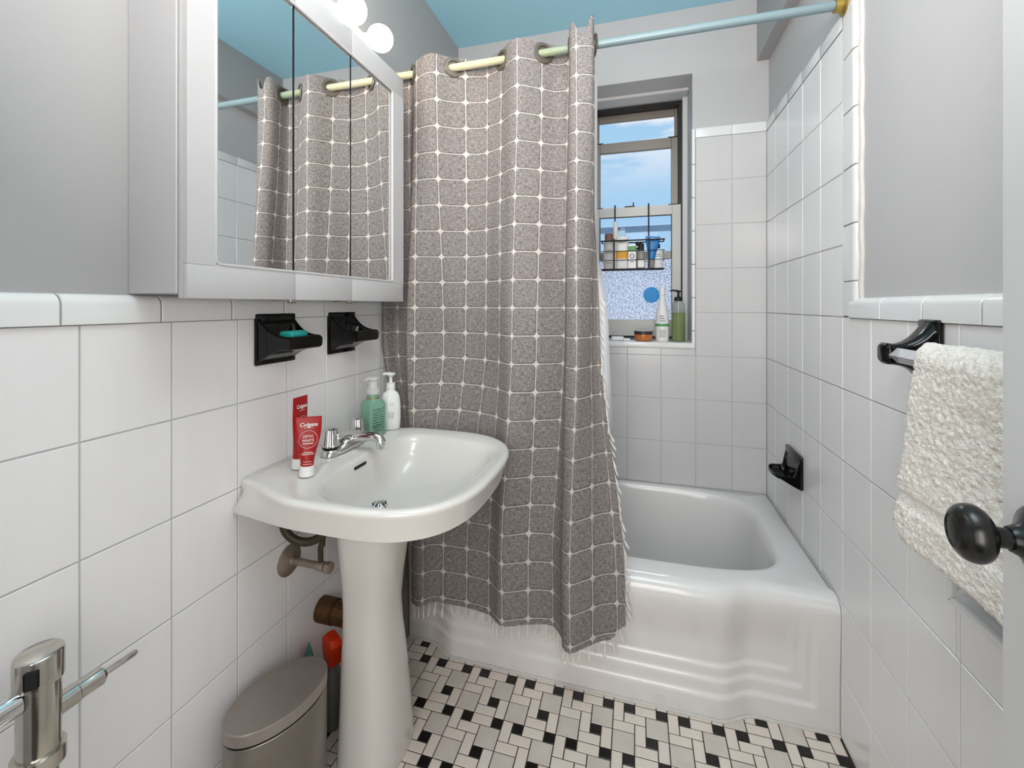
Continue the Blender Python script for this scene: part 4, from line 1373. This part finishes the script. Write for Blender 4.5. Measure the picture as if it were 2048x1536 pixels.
# ------------------------------------------------------------------ hanging wire basket and its toiletries
YB0, YB1 = 2.345, 2.43           # basket front / back
def build_basket():
    g = empty('hanging_wire_basket', (.91, YW, 1.79), 'black wire basket hooked over the lower window sash', 'wire basket')
    C = Vector((-.91, -YW, -1.79))
    bx0, bx1 = .755, 1.071
    def rect(z, r):
        mb = MB()
        pts = [(bx0, YB0, z), (bx1, YB0, z), (bx1, YB1, z), (bx0, YB1, z), (bx0, YB0, z)]
        for a, b in zip(pts, pts[1:]): mb.tube([Vector(a) + C, Vector(b) + C], r, 8)
        return mb
    rect(1.59, .0042).build('top_rim', 'wire', g)
    for z in (1.535, 1.488): rect(z, .0018).build('side_wire', 'wire', g)
    rect(1.441, .0026).build('bottom_rim', 'wire', g)
    mb = MB()
    for k in range(12):
        x = lerp(bx0, bx1, (k + .5) / 12); mb.tube([Vector((x, YB0, 1.441)) + C, Vector((x, YB1, 1.441)) + C], .0014, 6)
    for k in range(1, 4):
        y = lerp(YB0, YB1, k / 4); mb.tube([Vector((bx0, y, 1.4405)) + C, Vector((bx1, y, 1.4405)) + C], .0014, 6)
    mb.build('base_grid', 'wire', g)
    for x in (.821, .997):
        mb = MB()
        mb.tube([Vector(p) + C for p in ((x, YB0 - .003, 1.436), (x, YB0 - .003, 1.60))], .0042, 10)
        mb.tube([Vector(p) + C for p in ((x, YB1 + .003, 1.585), (x, YB1 + .004, 1.65), (x, YW - .009, 1.70), (x, YW - .009, 1.797), (x, YW + .036, 1.797), (x, YW + .036, 1.775))], .0038, 10)
        mb.build('hook', 'wire', g)
build_basket()
ZB = 1.4445
def basket_things():
    def oval(hw, hd, prof, n=32, p=2.4):
        loops = []
        for s, z in prof:
            lp = []
            for k in range(n):
                a = 2 * PI * k / n; ca, sa = math.cos(a), math.sin(a)
                d = (abs(ca) ** p + abs(sa) ** p) ** (-1 / p)
                lp.append((hw * ca * d * s, hd * sa * d * s, z))
            loops.append(lp)
        return loops
    # beige bottle, brown cap
    b = empty('toiletry_bottle', (.792, 2.388, ZB), 'beige bottle with a brown cap at the left end of the basket', 'bottle')
    mb = MB(); mb.loft(oval(.028, .02, ((.95, 0), (1, .004), (1.06, .06), (.98, .12), (.9, .145), (.72, .158))), True, True, True); q = mb.build('bottle_body', 'beige', b)
    mb = MB(); mb.loft(oval(.022, .017, ((1, .155), (1, .186), (.9, .190))), True, True, True); mb.build('cap', 'brown', b)
    for z, w in ((.1, .013), (.092, .02), (.084, .016), (.03, .014)):
        mb = MB(); mb.box(-w, w, -.0222, -.02, z, z + .003); mb.build('small_print', 'greyink', q, False)
    # tall white spray tube
    b = empty('toiletry_spray', (.826, 2.40, ZB), 'tall narrow white tube standing above the other things in the basket', 'tube')
    mb = MB(); mb.lathe([(0, 0), (.016, 0), (.016, .15), (.0155, .155)], 24); mb.build('tube_body', 'white_plastic', b)
    mb = MB(); mb.lathe([(.0155, .153), (.0145, .158), (.0115, .254), (0, .255)], 24); mb.build('nozzle', 'white_plastic', b)
    # clay mask tube with amber label
    b = empty('clay_tube', (.861, 2.372, ZB), 'white squeeze tube lettered CRAY with amber label in the basket', 'tube')
    mb = MB(); mb.loft(oval(.030, .012, ((.95, 0), (1, .004), (1.02, .1), (1.05, .165), (1.05, .168)), p=4), True, True, True); q = mb.build('tube_body', 'white_plastic', b)
    mb = MB(); mb.loft(oval(.0312, .0126, ((1, .052), (1, .093)), p=4), True); mb.build('amber_label', 'yellow', q)
    lettering('CRAY', .017, Matrix.Translation((0, -.0135, .137)) @ Matrix.Rotation(R(90), 4, 'X'), 'ink', q)
    # open clear compact leaning out of the basket
    b = empty('clear_case', (.862, 2.412, ZB), 'clear case with a dark edge poking up behind the lettered tube', 'case')
    mb = MB()
    m = Matrix.Translation((0, 0, .16)) @ Matrix.Rotation(R(-14), 4, 'Y')
    mb.box(-.024, .024, -.008, .008, -.16, .06, .004, 2, m); mb.build('case_body', 'clearplastic', b)
    mb = MB(); mb.tube([m @ Vector(p) for p in ((-.025, -.0085, .0), (-.025, -.0085, .052), (-.018, -.0085, .061), (.004, -.0085, .061))], .003, 8); mb.build('dark_edge', 'ink', b)
    # small green-white box
    b = empty('small_carton', (.912, 2.366, ZB), 'small white carton with a green top stripe in the basket middle', 'carton')
    mb = MB(); mb.box(-.0195, .0195, -.013, .013, 0, .125, .001, 1); q = mb.build('carton_body', 'white_plastic', b)
    mb = MB(); mb.box(-.0198, .0198, -.0134, .0134, .088, .116); mb.build('green_stripe', 'green_print', q)
    mb = MB(); mb.ring((0, -.0134, .064), .010, .0025, 'y', 20, 6); mb.box(-.012, .012, -.0138, -.013, .036, .038); mb.box(-.01, .01, -.0138, -.013, .03, .032); mb.build('printed_mark', 'greyink', q)
    # grey bottle black cap
    b = empty('toiletry_bottle', (.957, 2.378, ZB), 'small grey bottle with a black cap right of the green striped carton', 'bottle')
    mb = MB(); mb.loft(oval(.020, .016, ((.95, 0), (1, .003), (1, .085), (.7, .098))), True, True, True); q = mb.build('bottle_body', 'greytube', b)
    mb = MB(); mb.loft(oval(.0155, .014, ((1, .096), (1, .128), (.95, .13))), True, True, True); mb.build('cap', 'ink', b)
    mb = MB(); mb.box(-.016, .016, -.0172, -.015, .005, .042); mb.build('paper_label', 'white_print', q)
    # dark lidded jar on top behind
    b = empty('stacked_tin', (.945, 2.409, ZB), 'dark capped bottle standing at the back of the basket', 'bottle')
    mb = MB(); mb.lathe([(0, 0), (.018, 0), (.018, .1), (.0175, .104)], 24); mb.build('bottle_body', 'greytube', b)
    mb = MB(); mb.lathe([(.0175, .103), (.018, .104), (.018, .142), (0, .143)], 24); q = mb.build('cap', 'ink', b)
    mb = MB(); mb.lathe([(.0183, .112), (.0186, .113), (.0186, .119), (.0183, .12)], 24); mb.build('pale_band', 'white_print', q)
    # blue tube
    b = empty('blue_squeeze_tube', (1.006, 2.366, ZB + .012), 'blue squeeze tube standing on its dark cap in the basket', 'tube')
    b.rotation_euler = (0, R(4), 0)
    loops = []
    for k in range(14):
        t = k / 13; z = .034 + .118 * t
        hw, hd = lerp(.017, .037, sm(0, 1, t)), lerp(.014, .002, t)
        loops.append([(hw * math.cos(2 * PI * a / 28), hd * math.sin(2 * PI * a / 28), z) for a in range(28)])
    mb = MB(); mb.loft(loops, True, True, True); mb.build('tube_body', 'blue', b)
    mb = MB(); mb.lathe([(0, -.012), (.015, -.012), (.016, -.01), (.0165, .034), (.012, .036)], 24); mb.build('cap', 'greytube', b)
    # white jar at right with black pump
    b = empty('toiletry_jar', (1.042, 2.392, ZB), 'white bottle with a small black cap at the right end of the basket', 'bottle')
    mb = MB(); mb.loft(oval(.024, .02, ((.95, 0), (1, .003), (1.0, .05), (.97, .085), (.8, .098), (.4, .104))), True, True, True); q = mb.build('bottle_body', 'white_plastic', b)
    mb = MB(); mb.lathe([(.010, .102), (.0105, .104), (.0105, .126), (0, .127)], 20); mb.build('cap', 'ink', b)
    for z, w in ((.06, .016), (.07, .013)):
        mb = MB(); mb.box(-w, w, -.0212, -.0198, z, z + .003); mb.build('small_print', 'greyink', q, False)
basket_things()

# ------------------------------------------------------------------ sky
w = bpy.data.worlds.new('sky'); S.world = w; w.use_nodes = True
nt = w.node_tree; nt.nodes.clear(); L = nt.links.new
out = N(nt, 'ShaderNodeOutputWorld'); bg = N(nt, 'ShaderNodeBackground')
tc = N(nt, 'ShaderNodeTexCoord'); sp = N(nt, 'ShaderNodeSeparateXYZ'); L(tc.outputs['Generated'], sp.inputs[0])
rp = N(nt, 'ShaderNodeValToRGB')
el = rp.color_ramp.elements
el[0].position = 0; el[0].color = srgb(222, 224, 228)
el[1].position = 1; el[1].color = srgb(140, 190, 235)
for pos, c in ((.48, (206, 214, 226)), (.515, (186, 216, 241)), (.60, (176, 213, 241)), (.68, (166, 208, 240))):
    e = el.new(pos); e.color = srgb(*c)
mr = N(nt, 'ShaderNodeMapRange'); mr.inputs['From Min'].default_value = -1; mr.inputs['From Max'].default_value = 1
L(sp.outputs['Z'], mr.inputs['Value']); L(mr.outputs[0], rp.inputs[0])
mp = N(nt, 'ShaderNodeMapping'); mp.inputs['Scale'].default_value = (1.5, 1.5, 6)
L(tc.outputs['Generated'], mp.inputs[0])
nz = N(nt, 'ShaderNodeTexNoise'); nz.inputs['Scale'].default_value = 2.2; nz.inputs['Detail'].default_value = 8; nz.inputs['Roughness'].default_value = .6
L(mp.outputs[0], nz.inputs['Vector'])
cr = N(nt, 'ShaderNodeMapRange', interpolation_type='SMOOTHSTEP'); cr.inputs['From Min'].default_value = .40; cr.inputs['From Max'].default_value = .54
L(nz.outputs['Fac'], cr.inputs['Value'])
hi = N(nt, 'ShaderNodeMapRange', interpolation_type='SMOOTHSTEP'); hi.inputs['From Min'].default_value = .22; hi.inputs['From Max'].default_value = .36
L(sp.outputs['Z'], hi.inputs['Value'])
ml = N(nt, 'ShaderNodeMath', operation='MULTIPLY'); L(cr.outputs[0], ml.inputs[0]); L(hi.outputs[0], ml.inputs[1])
mx = N(nt, 'ShaderNodeMix', data_type='RGBA'); L(ml.outputs[0], mx.inputs['Factor']); L(rp.outputs[0], mx.inputs['A']); mx.inputs['B'].default_value = srgb(238, 242, 250)
L(mx.outputs['Result'], bg.inputs[0]); bg.inputs[1].default_value = 1.0
L(bg.outputs[0], out.inputs[0])

# ------------------------------------------------------------------ unseen fill lamps, window daylight
def area(name, loc, target, sx, sy, power, rgb=(1, 1, 1)):
    l = bpy.data.lights.new(name, 'AREA'); l.shape = 'RECTANGLE'; l.size = sx; l.size_y = sy; l.energy = power; l.color = rgb
    o = bpy.data.objects.new(name, l); COL.objects.link(o)
    o.location = loc
    o.rotation_euler = (Vector(target) - Vector(loc)).to_track_quat('-Z', 'Y').to_euler()
    return o
area('hall_fill', (.84, YR - 1.0, 1.35), (.84, 1.6, 1.0), 1.0, 1.5, 19, (1, .965, .94))  # added fill from the doorway side, no lamp known there
area('overhead_fill', (.85, .50, 2.63), (.85, .62, 0), .8, .8, 10, (1, .94, .895))  # added overhead fill outside the mirror view, counters the blue ceiling tint
area('ceiling_fill', (.90, .05, 1.9), (.85, .85, 2.67), .5, .5, 23, (1, .928, .885))  # added lamp aimed upwards to brighten the ceiling
area('low_fill', (.86, -.05, 1.05), (.86, 1.2, .75), .7, .6, 3.2, (1, .97, .945))  # added low fill for tub, floor and side walls
area('window_daylight', (.93, 4.8, 4.4), (.93, YW, 1.7), 1.8, 1.8, 200, (.97, .98, 1))

# ------------------------------------------------------------------ camera
cam = bpy.data.cameras.new('camera'); cam.sensor_width = 36; cam.lens = 869.3 / 2048 * 36
cam.shift_y = -(768 - 611.1) / 2048
cam.clip_start = .02
co = bpy.data.objects.new('camera', cam); COL.objects.link(co)
co.location = (.932, 0, 1.25); co.rotation_euler = (R(90), 0, .278)
S.camera = co
S.view_settings.view_transform = 'Standard'
S.view_settings.look = 'None'
S.cycles.use_denoising = True
S.cycles.max_bounces = 8
S.cycles.adaptive_threshold = .02
S.cycles.transparent_max_bounces = 12
S.cycles.sample_clamp_indirect = 6
